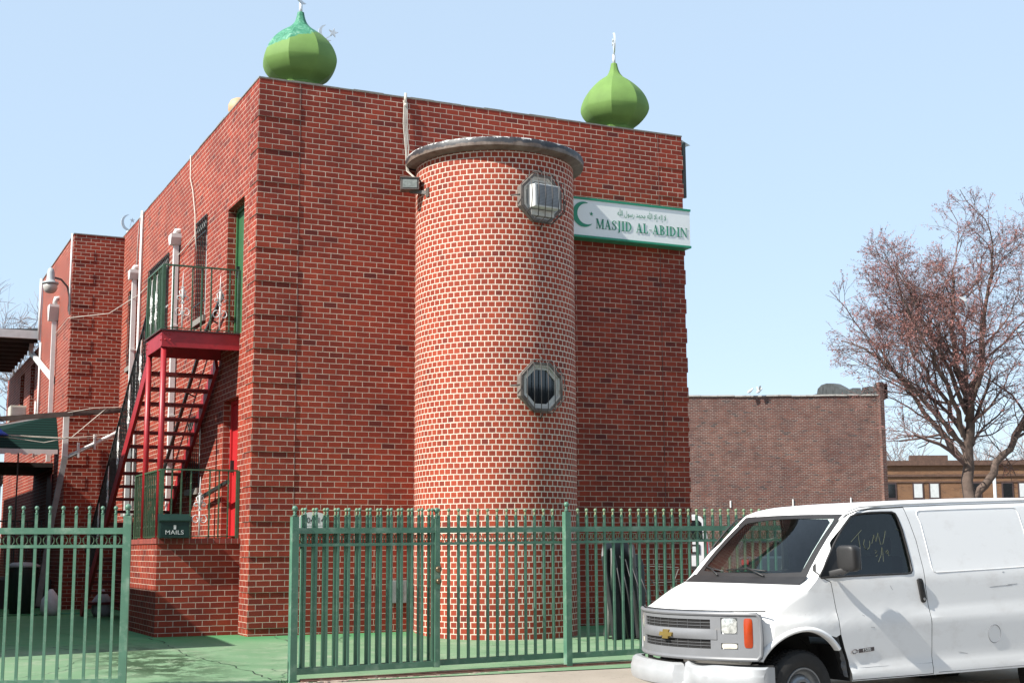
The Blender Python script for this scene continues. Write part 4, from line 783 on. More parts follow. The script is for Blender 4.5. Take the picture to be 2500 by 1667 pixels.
def railing(p0, p1, z0, z1, n, parent, orn=(), name='railing', skip=()):
    p0, p1 = Vector(p0), Vector(p1)
    b = MB(); b.bar((*p0, z1), (*p1, z1), .035, .022); b.bar((*p0, z0+.03), (*p1, z0+.03), .02, .012)
    for i in range(n+1):
        if i in orn: continue
        q = p0.lerp(p1, i/n); w_ = .010 if 0 < i < n else .022
        b.box(q.x-w_, q.x+w_, q.y-w_, q.y+w_, z0, z1)
        if 0 < i < n and i % 2: # twisted bars
            b.tube([(q.x+.010*math.cos(j*1.6), q.y+.010*math.sin(j*1.6), z0+.1+(z1-z0-.2)*j/30) for j in range(31)], .006, 3)
    o = b.build(name, m_rail, parent)
    for i in orn:
        q = p0.lerp(p1, i/n); d = (p1-p0).normalized(); M = frame((q.x, q.y, z0+.04), (d.x, d.y, 0), (0, 0, 1), (d.y, -d.x, 0))
        g = MB(); ornament(g, M); g.build('scroll', m_white, o)
    return o
railing((LX+.01, LY0+.02), (-.02, LY0+.02), LZ1, 5.31, 8, F, orn=(2, 6))
railing((LX+.01, LY0+.04), (LX+.01, LY1), LZ1, 5.31, 9, F, orn=(4, 7), name='side_railing')
b = MB()
hr = lambda k, dz, x_=-1.09: Vector((x_, sy(k), sz(k)+dz))
b.bar((LX+.01, LY1, 5.31), hr(.2, .92), .035, .03); b.bar(hr(.2, .92), hr(N_T-1, .92), .035, .03); b.bar(hr(0, .12), hr(N_T-1, .12), .02, .014)
for k in range(0, N_T*2-2):
    if k % 6 == 3: continue
    b.box(-1.10, -1.08, sy(k/2)-.010, sy(k/2)+.010, sz(k/2)+.02, sz(k/2)+.92)
    b.tube([(-1.09+.011*math.cos(j*1.6), sy(k/2)+.011*math.sin(j*1.6), sz(k/2)+.1+.72*j/24) for j in range(25)], .006, 3)
o = b.build('handrail', m_black, F)
for k in range(3, N_T*2-2, 6):
    M = frame((-1.09, sy(k/2), sz(k/2)+.06), (0, 1, 0), (0, 0, 1), (-1, 0, 0)); g = MB(); ornament(g, M, .80); g.build('scroll', m_white, o)
b = MB(); hw = lambda k, dz: Vector((-.13, sy(k), sz(k)+dz))
b.bar((-.13, 1.42, 5.02), hw(1, .9), .05, .05); b.bar(hw(1, .9), hw(N_T-1, .9), .05, .05)
for k in (0, 5, 10, 15): b.bar(hw(k, .88), Vector((0, sy(k), sz(k)+.82)), .02, .02)
b.build('wall_handrail', m_black, F)
P_ = thing('brick_porch', 'low brick porch base under the red balcony with thin green railing', 'porch', (-.57, 1.6, 0))
b = MB(); b.box(-1.165, -.001, .52, 2.66, -.1, 1.30); b.build('base_wall', m_brick, P_, uv=1.30)
b = MB(); b.box(-1.18, -.001, .505, 2.68, 1.30, 1.372); b.build('brick_edge', m_brick_edge, P_, uv=1.25)
railing((-1.10, .62), (-.03, .62), 1.372, 2.335, 8, P_, orn=(4,))
railing((-1.10, .64), (-1.10, 2.6), 1.372, 2.335, 14, P_, name='side_railing')
b = MB(); b.bar((-.14, .75, 2.18), (-.14, 2.6, 2.0), .05, .05); b.build('wall_handrail', m_black, P_)
t = thing('mailbox', 'dark green mailbox with white hand painted lettering on the porch edge', 'mailbox', (-.95, .47, 1.38))
m_mail = plain('mailbox_green', (.006, .026, .021, 1), .4, var=.15)
b = MB(); b.box(-1.155, -.745, .40, .52, 1.376, 1.62); b.build('box', m_mail, t, bevel=.01)
b = MB(); M = frame((-1.165, .39, 0), (0, 1, 0), (0, 0, 1), (1, 0, 0)); b.prism([(0, 1.60), (-.005, 1.62), (.13, 1.71), (.14, 1.70), (.14, 1.60)], M, 0, .43); b.build('lid', m_mail, t)
text_mesh('MAILS', .082, frame((-.955, .398, 1.452), (1, 0, 0), (0, 0, 1), (0, -1, 0)), m_white, 'lettering', t, sx=1.15, space=1.05)
b = MB(); b.box(-.965, -.935, .394, .399, 1.495, 1.53)
for i in range(3): b.box(-.966+i*.012, -.959+i*.012, .394, .399, 1.53, 1.553)
b.build('painted_hand', m_white, t)
t = thing('wall_lamp', 'grey gooseneck yard lamp with frosted globe on the rear wing', 'lamp', (XB, 11.45, 6.4))
b = MB(); b.tube([(XB-.02, 11.46, 6.36), (XB-.03, 11.44, 6.62), (XB-.08, 11.42, 6.82), (XB-.22, 11.40, 6.97), (XB-.38, 11.38, 7.0)], .022, 8); b.box(XB-.05, XB, 11.41, 11.51, 6.3, 6.45)
b.build('arm', plain('lamp_arm', (.08, .06, .055, 1), .6), t)
cx_, cy_ = XB-.44, 11.37
b = MB(); b.lathe([(.03, 7.20), (.06, 7.17), (.08, 7.10), (.085, 6.95), (.11, 6.90), (.17, 6.885), (.175, 6.85), (.15, 6.845)], (cx_, cy_, 0), 18); b.build('hood', plain('lamp_hood', (.34, .37, .38, 1), .5), t)
b = MB(); b.lathe([(.145, 6.845), (.15, 6.78), (.125, 6.70), (.07, 6.655), (.01, 6.645)], (cx_, cy_, 0), 18); b.build('globe', plain('frosted_globe', (.45, .42, .38, 1), .3), t)
t = thing('rear_air_conditioner', 'beige air conditioner jutting from a rear wing window under the eave', 'air conditioner', (XB-.2, 20.7, 4.6))
b = MB(); b.box(XB-.40, XB+.1, 19.4, 20.1, 4.60, 5.02); o = b.build('casing', plain('beige_casing', (.48, .47, .40, 1), .5), t, bevel=.02)
b = MB()
for i in range(9): b.box(XB-.36, XB-.02, 19.392, 19.399, 4.65+i*.038, 4.667+i*.038)
b.build('louvre', m_whitegrey, o)

# ================================================================== courtyard things
t = thing('timber_beam', 'long grey timber beam spanning the driveway in front of the rear wing', 'beam', (-2, 10.9, 4))
b = MB(); b.bar((-.0, 10.9, 4.155), (-4.3, 10.9, 3.68), .05, .105); b.bar((-.02, 10.86, 4.16), (-1.0, 10.86, 4.045), .03, .09); b.build('plank', m_wood, t)
t = thing('drain_pipe', 'white drain pipe slanting across the rear wing to a shade-darkened leg on the ground', 'pipe', (-1, 11, 3))
b = MB(); b.box(-1.15, -1.04, 11.03, 11.13, 3.12, 4.02); b.tube([(-1.05, 11.08, 3.14), (-.06, 11.08, 3.68), (.0, 11.08, 3.80)], .045, 8); b.build('upper_pipe', m_white, t)
b = MB(); b.bar((-1.09, 11.06, 3.16), (-1.30, 10.98, 1.9), .12, .11); b.bar((-1.30, 10.98, 1.9), (-1.52, 10.9, .1), .12, .11); b.build('leg', plain('shaded_white_pipe', (.17, .165, .16, 1), .7, var=.25), t)  # leg of the white pipe, coloured dark grey to stand for courtyard shade
b = MB()
for x_, z_ in ((-.5, 3.44), (-.83, 3.26)): b.box(x_-.02, x_+.02, 11.0, 11.16, z_-.12, z_+.2)
b.build('strap', m_white, t)
t = thing('clothes_line', 'pale ropes strung along the timber beam and awning', 'rope', (-2, 10.8, 3.9))
b = MB(); b.tube([(-.3, 10.83, 4.2), (-1.0, 10.82, 3.55), (-1.55, 10.8, 3.42), (-2.2, 10.8, 3.5), (-3.2, 10.8, 3.6)], .008, 4); b.tube([(.0, 10.83, 4.22), (-.6, 10.82, 4.17), (-1.1, 10.84, 4.06)], .007, 4)
b.tube([(-.0, 10.85, 3.66), (-.6, 10.84, 3.58), (-1.2, 10.8, 3.53), (-2.4, 10.8, 3.56), (-3.2, 10.8, 3.58)], .007, 4); b.tube([(-.0, 10.86, 3.54), (-1.3, 10.84, 3.52), (-2.2, 10.8, 3.54)], .007, 4)
b.build('rope', m_wire, t)
t = thing('blue_rag', 'crumpled blue cloth hanging on the rope before the green awning', 'cloth', (-2.45, 10.78, 3.6))
b = MB(); b.lathe([(.02, .07), (.06, .03), (.13, -.01), (.19, -.06), (.02, -.07)], (-2.42, 10.78, 3.6), 9); b.build('cloth', plain('blue_cloth', (.02, .07, .35, 1), .8), t)
def awning_mat():
    M = Mat('green_slat_awning'); tc = M.n('TexCoord'); sx = M.n('SeparateXYZ'); M.l(tc.outputs['Object'], sx.inputs[0])
    w_ = M.n('TexWave'); w_.bands_direction = 'Z'; w_.inputs['Scale'].default_value = 5.3; M.l(tc.outputs['Object'], w_.inputs[0])
    M.col(M.ramp(w_.outputs['Fac'], [(.05, (.001, .007, .006)), (.3, (.003, .024, .019)), (1, (.003, .024, .019))])); M.bump(w_.outputs['Fac'], .01); M.b.inputs['Roughness'].default_value = .8; M.b.inputs['Specular IOR Level'].default_value = .15; return M.m
t = thing('green_awning', 'dark green slatted metal awning with white scalloped edge over the rear door', 'awning', (-2.3, 12.5, 3.6))
b = MB(); b.face([(-.98-.09, 13.0, 4.20), (-3.6, 13.0, 3.62), (-3.6, 12.3, 3.33), (-1.07, 12.3, 3.38)]); b.face([(-1.07, 13.0, 4.17), (-3.6, 13.0, 3.59), (-3.6, 13.0, 3.34), (-1.07, 12.31, 3.36)])
b.build('slats', awning_mat(), t)
b = MB()
for i in range(21):
    x_ = -1.09-i*.12; b.box(x_-.12, x_, 12.285, 12.295, 3.34-.05-.025*(i % 2), 3.385)
b.bar((-1.07, 12.98, 4.2), (-3.6, 12.98, 3.63), .03, .03)
b.build('valance', m_white, t)
b = MB(); b.box(-3.55, -3.5, 12.3, 12.36, 0, 3.33); b.box(-2.52, -2.47, 12.35, 12.4, 0, 3.34); b.box(-1.9, -1.87, 12.4, 12.44, 0, 3.35); b.build('post', m_black, t)
t = thing('back_porch', 'dark covered back porch with black railing under the green awning', 'porch', (-2.3, 14, 0))
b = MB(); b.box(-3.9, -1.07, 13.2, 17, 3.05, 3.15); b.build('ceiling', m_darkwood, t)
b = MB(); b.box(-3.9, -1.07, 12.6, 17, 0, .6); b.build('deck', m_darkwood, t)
b = MB(); b.box(-3.95, -3.9, 12.6, 17, 0, 3.0); b.build('unseen_shade_wall', m_darkwood, t)  # added out of view to darken the space under the awning
b = MB(); b.bar((-3.9, 12.6, 1.85), (-1.3, 12.6, 1.85), .03, .03)
for i in range(18): b.box(-3.8+i*.145, -3.78+i*.145, 12.59, 12.61, .9, 1.85)
b.build('railing', m_black, t)
b = MB(); b.box(-1.09, -1.065, 13.1, 14.0, .9, 2.9); b.build('door', plain('maroon_door', (.09, .012, .014, 1), .5), t)
b = MB(); b.bar((-3.6, 12.8, 2.45), (-2.05, 14.2, 2.8), .02, .28); b.build('white_sheet', m_white, t)
t = thing('trash_can', 'dark lidded trash can in the shaded courtyard beyond the left gate', 'trash can', (-1.95, 9.8, 0))
b = MB(); b.lathe([(.22, 0), (.30, .85), (.31, .88), (.29, .89)], n=20); b.build('bin', plain('dark_bin', (.03, .035, .04, 1), .5), t, world=False)
b = MB(); b.lathe([(.33, .89), (.33, .93), (.2, .99), (.02, 1.0)], n=20); b.build('lid', plain('bin_lid', (.20, .22, .22, 1), .5), t, world=False)
t = thing('garden_hose', 'thin green hose lying coiled on the shaded courtyard ground', 'hose', (-1.9, 8.9, 0))
b = MB(); b.tube([(-2.9+.1*i+.25*math.cos(i*.7), 8.9+.22*math.sin(i*.9), .018) for i in range(20)], .014, 5); b.build('hose', plain('hose_green', (.02, .18, .08, 1), .4), t)
for (x_, y_, lb, cc) in ((-1.55, 8.6, 'white sack slumped beneath the lower stairs', (.5, .5, .5, 1)), (-.75, 7.7, 'grey sack beside the foot of the stairs', (.32, .34, .36, 1))):
    t = thing('sack', lb, 'sack', (x_, y_, 0)); b = MB(); b.lathe([(.14, 0), (.2, .1), (.18, .3), (.09, .42), (.03, .5)], n=9); b.build('bag', plain('sack_cloth', cc, .8, bump=.004), t, world=False)
t = thing('garage', 'low dark garage closing the far end of the shaded driveway', 'garage', (-6, 27, 0))
b = MB(); b.box(-12, -1.1, 25.2, 31, 0, 3.4); b.build('wall', plain('grey_siding', (.09, .095, .10, 1), .8, var=.2), t); b = MB(); b.box(-12.1, -1.0, 25.0, 31, 3.4, 3.52); b.build('roof', m_roof, t)
b = MB()
for i in range(5): b.box(-5.2, -2.6, 25.15, 25.19, .1+i*.45, .5+i*.45)
b.build('door', plain('garage_door', (.22, .22, .21, 1), .6), t)
# neighbouring one storey building on the left, out of frame; its roof line shades the driveway
t = thing('neighbour_building', 'low brick neighbour on the far side of the driveway, outside the left edge', 'building', (-8, 4, 0))
b = MB(); b.box(-13, -4.32, -1.55, 3, -.2, 3.35); b.box(-13, -4.32, 3.01, 24, -.2, 5.5); b.build('wall', m_brick_old, t, uv=0)  # taller rear block added to keep sky and sun out of the courtyard
b = MB(); b.box(-13.05, -4.30, -1.58, 3, 3.35, 3.42); b.box(-13.05, -4.30, 3.01, 24, 5.5, 5.56); b.build('coping', m_coping, t)
# the far side of the street, behind the camera: it shows only in the glass and paint of the van
rnd = random.Random(17); x = -62
for k, (w_, h_, lb) in enumerate(((14, 7.5, 'brick row house across the street behind the camera, westmost'), (12, 9.5, 'taller brick house across the street behind the camera'), (16, 6.8, 'low wide brick shop across the street behind the camera'), (12, 9.0, 'three bay brick house across the street behind the camera'), (15, 7.8, 'long brick house across the street behind the camera'), (14, 9.2, 'tall flat roofed brick house across the street behind the camera'), (18, 7.2, 'wide brick garage across the street behind the camera'), (14, 8.6, 'brick house across the street behind the camera, eastmost'))):
    t = thing('row_house', lb, 'building', (x+w_/2, -30, 0), 'houses across the street')
    b = MB(); b.box(x, x+w_-.4, -38, -26.5, -.4, h_); b.build('wall', (m_brick_old, m_brick_tan)[k % 2], t, uv=0)
    b = MB(); b.box(x-.1, x+w_-.3, -26.5, -26.2, h_-.4, h_); b.build('cornice', m_darkwood, t)
    n = int(w_/3)
    for i in range(n):
        for z_ in (1.0, 4.2):
            xx_ = x+.9+i*(w_-1.2)/n; b = MB(); b.box(xx_, xx_+1.1, -26.5, -26.44, z_, z_+1.6); b.build('window', m_glass_dark, t)
    x += w_
# ================================================================== fence
FA, FB = -4.8, .0792
fdir = Vector((1, FB, 0)).normalized()
def fpt(x, z=0, back=0): return Vector((x-fdir.y*back, FA+FB*x+fdir.x*back, z))
m_picket = m_fence
def picket_mesh(zb, zt=1.56, w=.0135):
    b = MB(); b.box(-w, w, -w, w, zb, zt)
    b.lathe([(.013, zt), (.019, zt+.008), (.008, zt+.022), (.014, zt+.034), (.008, zt+.044)], n=8)
    b.ball((0, 0, zt+.064), .021, 8, 6); return b
def ring_mesh(r=.052):
    b = MB(); b.tube([(r*math.cos(R(t)), 0, 1.310+r*math.sin(R(t))) for t in range(0, 360, 24)], .0055, 5, closed=True); return b
_pk = picket_mesh(-.075).build('picket', m_fence, world=False); _me_p = _pk.data; bpy.data.objects.remove(_pk)
_me_p.materials.append(m_rust)
for p in _me_p.polygons:
    if p.center.z > 1.565: p.material_index = 1
_rg = ring_mesh().build('ring', m_rust, world=False); _me_r = _rg.data; bpy.data.objects.remove(_rg)
_me_p2 = _me_p.copy(); _me_p2.materials[1] = m_fence; _me_r2 = _me_r.copy(); _me_r2.materials[0] = m_rail
def panel(label, origin, direction, length, n, cat, posts=(), zshift=0.0, stile=None, name='fence_panel', slope=.0073, slope_b=.0073, first=.062, fresh=False):
    rz = math.atan2(direction.y, direction.x)
    T = thing(name, label, cat, origin, 'green picket panels along the pavement', rz)
    def bar(x0, x1, z0, z1, w, nm):
        b = MB(); d = .0073
        vs = [(x0, z0), (x1, z0+slope*(x1-x0)), (x1, z1+slope*(x1-x0)), (x0, z1)]
        b.prism(vs, frame((0, 0, 0), (1, 0, 0), (0, 0, 1), (0, -1, 0)), -w/2, w/2)
        return b.build(nm, m_fence, T, world=False)
    bar(0, length, 1.372, 1.432, .045, 'top_rail'); bar(0, length, 1.238, 1.268, .032, 'middle_rail'); bar(0, length, -.075, -.012, .045, 'bottom_rail')
    for i in range(n):
        x = first+.1245*i
        if x > length-.02: break
        for me, nm in (((_me_p2, 'picket'), (_me_r2, 'ring')) if fresh else ((_me_p, 'picket'), (_me_r, 'ring'))):
            o = bpy.data.objects.new(nm, me); COL.objects.link(o); o.parent = T; o.location = (x, 0, slope*x)
    for px, pw, zb, zt in posts:
        b = MB(); b.box(px-pw/2, px+pw/2, -pw/2, pw/2, zb, zt); b.lathe([(.02, zt), (.03, zt+.012), (.012, zt+.03), (.022, zt+.045), (.012, zt+.06)], (px, 0, 0), 10); b.ball((px, 0, zt+.085), .032, 10, 8)
        b.build('post', m_fence, T, world=False)
    return T
# hinged gate leaf in front
g = panel('green picket gate with round lock between the driveway and the tower', fpt(-.78, .0), fdir, 1.66, 13, 'gate', posts=((0, .075, -.165, 1.55), (1.665, .058, -.07, 1.545)), name='gate', first=.118, fresh=True)
b = MB(); M = frame((1.665, 0, .93), (1, 0, 0), (0, 0, 1), (0, -1, 0))
b.box(-.036, .036, -.16, .11, .029, .034, M); b.build('lock_plate', m_fence, g, world=False)
b = MB(); b.lathe([(.030, .033), (.034, .045), (.038, .062), (.030, .075), (.012, .078)], n=14, M=M @ Matrix.Translation((0, .055, 0))); b.lathe([(.024, .033), (.030, .050), (.034, .066), (.024, .080), (.006, .084)], n=14, M=M @ Matrix.Translation((0, -.075, 0)))
b.build('door_knob', plain('knob_bronze', (.14, .10, .06, 1), .3, metal=.7, var=.3), g, world=False)
# panel set back behind it, reaching the second post
panel('green picket fence panel from behind the gate to the middle post', fpt(-.70, .0, .10), fdir, 3.27, 27, 'fence', posts=(), first=.0435)
panel('green picket fence panel from the middle post to behind the white van', fpt(2.575, .024), fdir, 7.6, 60, 'fence', posts=((0, .075, -.17, 1.605),), first=.155)
ld = Vector((1, -.2893, 0)).normalized()
panel('green picket gate leaf standing open at the left edge', Vector((-4.02, -4.65, 0)), ld, 1.545, 14, 'gate', posts=((1.545, .075, -.12, 1.545),), name='gate', first=.06, slope=-.002, fresh=True)
# steel track, broken mortar and spattered paint along the gate line
t = thing('gate_track', 'rusty steel gate track laid in broken mortar along the pavement', 'track', (0, -4.8, -.15))
b = MB(); b.bar(fpt(-.70, -.135, -.02), fpt(9, -.13, -.02), .03, .035); b.bar(fpt(-.70, -.142, -.055), fpt(9, -.14, -.055), .05, .012); b.build('rail', m_steel, t)
rnd = random.Random(9); b = MB()
for i in range(150):
    x = rnd.uniform(-.7, 3.8); y = rnd.gauss(-.085, .02); q = fpt(x, 0, y-.02); s_ = rnd.uniform(.008, .035)*(1.6 if x < .2 else 1)
    b.prism([(s_*1.8*math.cos(a)*rnd.uniform(.6, 1.2), s_*.6*math.sin(a)*rnd.uniform(.6, 1.2)) for a in (0, .9, 1.9, 2.9, 3.9, 5.1)], Matrix.Translation(q), -.170, -.153+rnd.uniform(0, .012))
b.build('mortar_rubble', plain('mortar_rubble', (.46, .36, .30, 1), .9, var=.35, scale=22, stain=(.75, .72, .70, 1), stain_amt=.35, stain_scale=15), t)
b = MB(); b.box(-.72, 9, -.02, .02, 0, 0)
b.bm.clear()
pts = []
for side in (0, 1):
    for i in range(60):
        x = -.72+9.7*i/59; pts.append((x, (-.05 if side == 0 else -.125)+rnd.uniform(-.018, .018)))
P0, P1 = pts[:60], pts[60:]
for i in range(59):
    b.face([fpt(P0[i][0], -.149, P0[i][1]), fpt(P1[i][0], -.155, P1[i][1]), fpt(P1[i+1][0], -.155, P1[i+1][1]), fpt(P0[i+1][0], -.149, P0[i+1][1])])
b.build('gravel_strip', plain('dark_gravel', (.10, .09, .085, 1), .95, var=.6, scale=40, bump=.01, stain=(.75, .75, .75, 1), stain_amt=.30, stain_scale=9), t)
# small weeds at the gate post and cracks in the yard
t = thing('weed', 'small painted over weed tuft at the foot of the driveway gate post', 'weed', fpt(-.86, -.15)); b = MB()
for i in range(26):
    a = rnd.uniform(0, 6.28); l = rnd.uniform(.03, .09); w_ = .006; p = Vector((rnd.uniform(-.07, .05), rnd.uniform(-.03, .03), 0)); e = p+Vector((l*math.cos(a), l*.7*math.sin(a), rnd.uniform(.01, .05)))
    s_ = Vector((-math.sin(a), math.cos(a), 0))*w_; b.face([p-s_, p+s_, e])
b.build('leaves', plain('weed_green', (.05, .17, .06, 1), .7, var=.3), t, world=False)
# ================================================================== black wrapped bundle leaning between tower and fence
t = thing('leaning_bundle', 'tall black plastic sheets and panels leaning upright behind the right fence', 'bundle', (4.75, -1.5, -.05))
rnd = random.Random(12)
def sheet_panel(x, y, w, h, lean_x, lean_y, th, rot, top=.5, mat=m_blackplastic, nm='panel'):
    b = MB(); n = 14; prof = []
    for i in range(n+1):
        s_ = i/n; prof.append((-w/2+w*s_, h*(1-top*.28*abs(2*s_-1)**2.5)))
    poly = [(-w/2*.8, 0)]+prof+[(w/2*.85, 0)]
    M = Matrix.Translation((x, y, -.04)) @ Matrix.Rotation(R(rot), 4, 'Z') @ Matrix.Rotation(R(lean_x), 4, 'Y') @ Matrix.Rotation(R(lean_y), 4, 'X') @ frame((0, 0, 0), (1, 0, 0), (0, 0, 1), (0, -1, 0))
    b.prism(poly, M, -th/2, th/2); return b.build(nm, mat, t, bevel=.012)
sheet_panel(4.75, -1.95, .44, 1.36, -6, -4, .06, 38); sheet_panel(4.95, -1.85, .42, 1.40, -4, -2, .05, 20); sheet_panel(5.05, -2.0, .30, 1.30, 0, -4, .07, 55)
sheet_panel(4.66, -1.75, .3, 1.28, -14, 2, .04, 70, mat=plain('grey_sheeting', (.16, .16, .15, 1), .45, var=.3)); sheet_panel(5.2, -1.75, .26, 1.16, 3, -6, .09, 15)
for i in range(5):
    b = MB(); x = 4.70+.1*i; b.tube([(x-.10, -2.12+.02*i, 1.15-.05*i), (x-.02, -2.16, .6), (x+.05, -2.2, -.02)], [.008, .012, .010], 6); b.build('fold', m_blackplastic, t)
b = MB(); b.tube([(5.1, -2.05, .02), (5.9, -1.8, .10)], .05, 10); b.build('grey_tube', plain('grey_tube', (.16, .17, .18, 1), .4), t)
b = MB()
for p, q in (((5.3, -1.6, .95), (5.9, -1.7, .25)), ((5.25, -1.6, .7), (6.0, -1.7, .72)), ((5.45, -1.6, .95), (5.45, -1.7, .1)), ((5.9, -1.7, .9), (5.5, -1.7, .0)), ((5.3, -1.6, .95), (5.9, -1.7, .92))): b.tube([p, q], .007, 4)
b.build('wire_frame', plain('dull_wire_frame', (.12, .11, .10, 1), .7), t)
# ================================================================== white cargo van
VO = Vector((2.26655, -8.69607, -.45672)); VYAW, VG = 0.0775, 0.0094
_U = Vector((math.cos(VYAW)*math.cos(VG), math.sin(VYAW)*math.cos(VG), math.sin(VG))); _V = Vector((-math.sin(VYAW), math.cos(VYAW), 0)); _W = _U.cross(_V)
VAN = thing('cargo_van', 'white cargo van with crumpled front bumper parked at the kerb on the right', 'van', VO)
VAN.rotation_euler = Matrix((_U, _V, _W)).transposed().to_euler()
def interp(x, tab):
    if x <= tab[0][0]: return tab[0][1]
    for (a, b), (c, d) in zip(tab, tab[1:]):
        if x <= c: return b+(d-b)*(x-a)/(c-a)
    return tab[-1][1]
SW = [(.38, .02), (.42, .008), (.50, .0), (.56, .022), (.90, .004), (.97, .0), (1.04, .022), (1.36, .035), (1.45, .055), (2.0, .15), (2.2, .2)]
def sv(w): return interp(w, SW)
def inset(u): return .075*max(0, (.80-u)/.5)**2
def blend(u, v):
    e = min(v, 2-v); return 0 if e > .34 else inset(u)*(1-e/.34)**2*(1 if v < 1 else -1)
def vp(name, b, mat, parent=VAN, sharp=35, **k): return b.build(name, mat, parent, world=False, sharp=sharp, **k)
m_vanpaint = Mat('van_white_paint'); m_vanpaint.col(m_vanpaint.mix(m_vanpaint.ramp(m_vanpaint.noise(2.6, 7, .7, stretch=(1, 1, 1.6)), [(.52, (0, 0, 0)), (.75, (1, 1, 1))]), (.84, .84, .825, 1), (.73, .715, .69, 1)))
m_vanpaint.b.inputs['Roughness'].default_value = .32; m_vanpaint.b.inputs['Coat Weight'].default_value = .35; m_vanpaint.b.inputs['Coat Roughness'].default_value = .12
m_vanpaint.bump(m_vanpaint.noise(1.6, 2), .008, .06); m_van = m_vanpaint.m
m_trim = plain('van_grey_trim', (.165, .17, .18, 1), .45, var=.06, stain=(.22, .21, .20, 1), stain_amt=.3)
m_vblack = plain('van_black_plastic', (.020, .019, .019, 1), .5, var=.2)
m_inner = plain('van_inner_dark', (.010, .010, .010, 1), .9)
m_seam = plain('van_seam', (.03, .03, .03, 1), .8)
m_tyre = plain('tyre_rubber', (.022, .021, .020, 1), .75, var=.25, scale=12, bump=.002)
m_rim = plain('wheel_steel', (.23, .24, .25, 1), .4, metal=.6, var=.2, stain=(.16, .09, .05, 1), stain_amt=.35)
m_cabin = plain('cabin_grey', (.22, .22, .23, 1), .8, var=.2)
HALFV = [0, .012, .035, .07, .12, .2, .32, .46, .62, .8, 1.0]
VST = HALFV + [2-x for x in HALFV[-2::-1]]
def prof(v):
    q = (v-1)**2; e = min(v, 2-v); r = 0 if e > .12 else 1-math.sqrt(max(0, 1-((.12-e)/.12)**2))
    n = -.148+.43*q+.05*r; d = .030*r
    cu, cw = .64+.12*q, 1.325-.01*q-.02*r
    P = [(n+.05, .642), (n+.008, .648), (n, .70), (n, .80), (n, .92), (n, 1.0-.0*r), (n+.004, 1.052-.3*d), (n+.02, 1.082-.6*d), (n+.07, 1.106-.8*d)]
    for f in (.12, .25, .4, .55, .7, .85): P.append((n+.07+(cu-n-.07)*f, 1.106+(cw-1.106)*f+.022*math.sin(math.pi*f)-d))
    P.append((cu, cw-.3*d))
    bu, bw = .70+.14*q, 1.345+.01*q; tu, tw = 1.40+.05*q, 1.965-.015*q-.02*r
    P.append((bu, bw))
    for f in (.2, .4, .6, .8, 1.0): P.append((bu+(tu-bu)*f-.012*math.sin(math.pi*f), bw+(tw-bw)*f+.020*math.sin(math.pi*f)))
    for u, w in ((1.50, 2.005), (1.62, 2.040), (1.80, 2.068), (2.1, 2.088), (2.6, 2.108), (3.3, 2.128), (4.2, 2.135), (4.9, 2.13), (5.2, 2.115), (5.36, 2.06)): P.append((u, w-.018*q*q-.032*r))
    for u, w in ((5.41, 1.95), (5.44, 1.5), (5.46, 1.1), (5.47, .8), (5.47, .5), (5.44, .43)): P.append((u-.03*q-.02*r, w))
    return P
NP_ = len(prof(1))
def vmap(v, w):
    s = sv(w); return s+v*(1-s) if v <= 1 else 2-(s+(2-v)*(1-s))
def van_shell():
    b = MB(); bm = b.bm
    G = [[bm.verts.new((u, vmap(v, w)+blend(u, v), w)) for u, w in prof(v)] for v in VST]
    for A, Bq in zip(G, G[1:]):
        for i in range(NP_-1): bm.faces.new((A[i], A[i+1], Bq[i+1], Bq[i]))
    P0 = prof(0); bot = []
    for i, (u, w) in enumerate(P0):
        if i < 9: bot.append((.335+.012*i, .59))
        elif i < NP_-7:
            f = (i-9)/(NP_-7-9); bot.append((.46+(5.2-.46)*(f**1.5 if i < 24 else f**1.5), .425))
        else: bot.append((5.2+.035*(i-(NP_-7)), .425))
    ROWS = 26; sides = []
    for side in (0, 1):
        cols = []
        for i, (u, w) in enumerate(P0):
            bu, bw = bot[i]; col = []
            for k in range(ROWS):
                t = k/ROWS; uu, ww = bu+(u-bu)*t, bw+(w-bw)*t
                vv = vmap(0, ww)+inset(uu) if side == 0 else 2-vmap(0, ww)-inset(uu); col.append(bm.verts.new((uu, vv, ww)))
            col.append(G[0][i] if side == 0 else G[-1][i]); cols.append(col)
        for A, Bq in zip(cols, cols[1:]):
            for k in range(ROWS): bm.faces.new((A[k], A[k+1], Bq[k+1], Bq[k]))
        sides.append(cols)
    L, Rr = sides
    for i in range(NP_-1): bm.faces.new((L[i][0], L[i+1][0], Rr[i+1][0], Rr[i][0]))
    bm.faces.new([g[0] for g in G]+[Rr[0][k] for k in range(ROWS-1, -1, -1)]+[L[0][k] for k in range(ROWS)])
    bm.faces.new([g[-1] for g in G]+[Rr[-1][k] for k in range(ROWS-1, -1, -1)]+[L[-1][k] for k in range(ROWS)])
    bmesh.ops.recalc_face_normals(bm, faces=bm.faces)
    return b
def tmp_obj(b, mat):
    bmesh.ops.recalc_face_normals(b.bm, faces=b.bm.faces)
    me = bpy.data.meshes.new('tmp'); b.bm.to_mesh(me); b.bm.free(); me.materials.append(mat); o = bpy.data.objects.new('tmp', me); COL.objects.link(o); return o
def boolean(me, cutters, op='DIFFERENCE'):
    o = bpy.data.objects.new('tmpb', me); COL.objects.link(o)
    for c in cutters:
        m = o.modifiers.new('b', 'BOOLEAN'); m.operation = op; m.object = c; m.solver = 'EXACT'; m.material_mode = 'TRANSFER'
    bpy.context.view_layer.update(); out = ev(o); bpy.data.objects.remove(o); return out
MSIDE = frame((0, 0, 0), (1, 0, 0), (0, 0, 1), (0, 1, 0))          # (u, w, v)
MFRONT = frame((0, 0, 0), (0, 1, 0), (0, 0, 1), (1, 0, 0))         # (v, w, u)
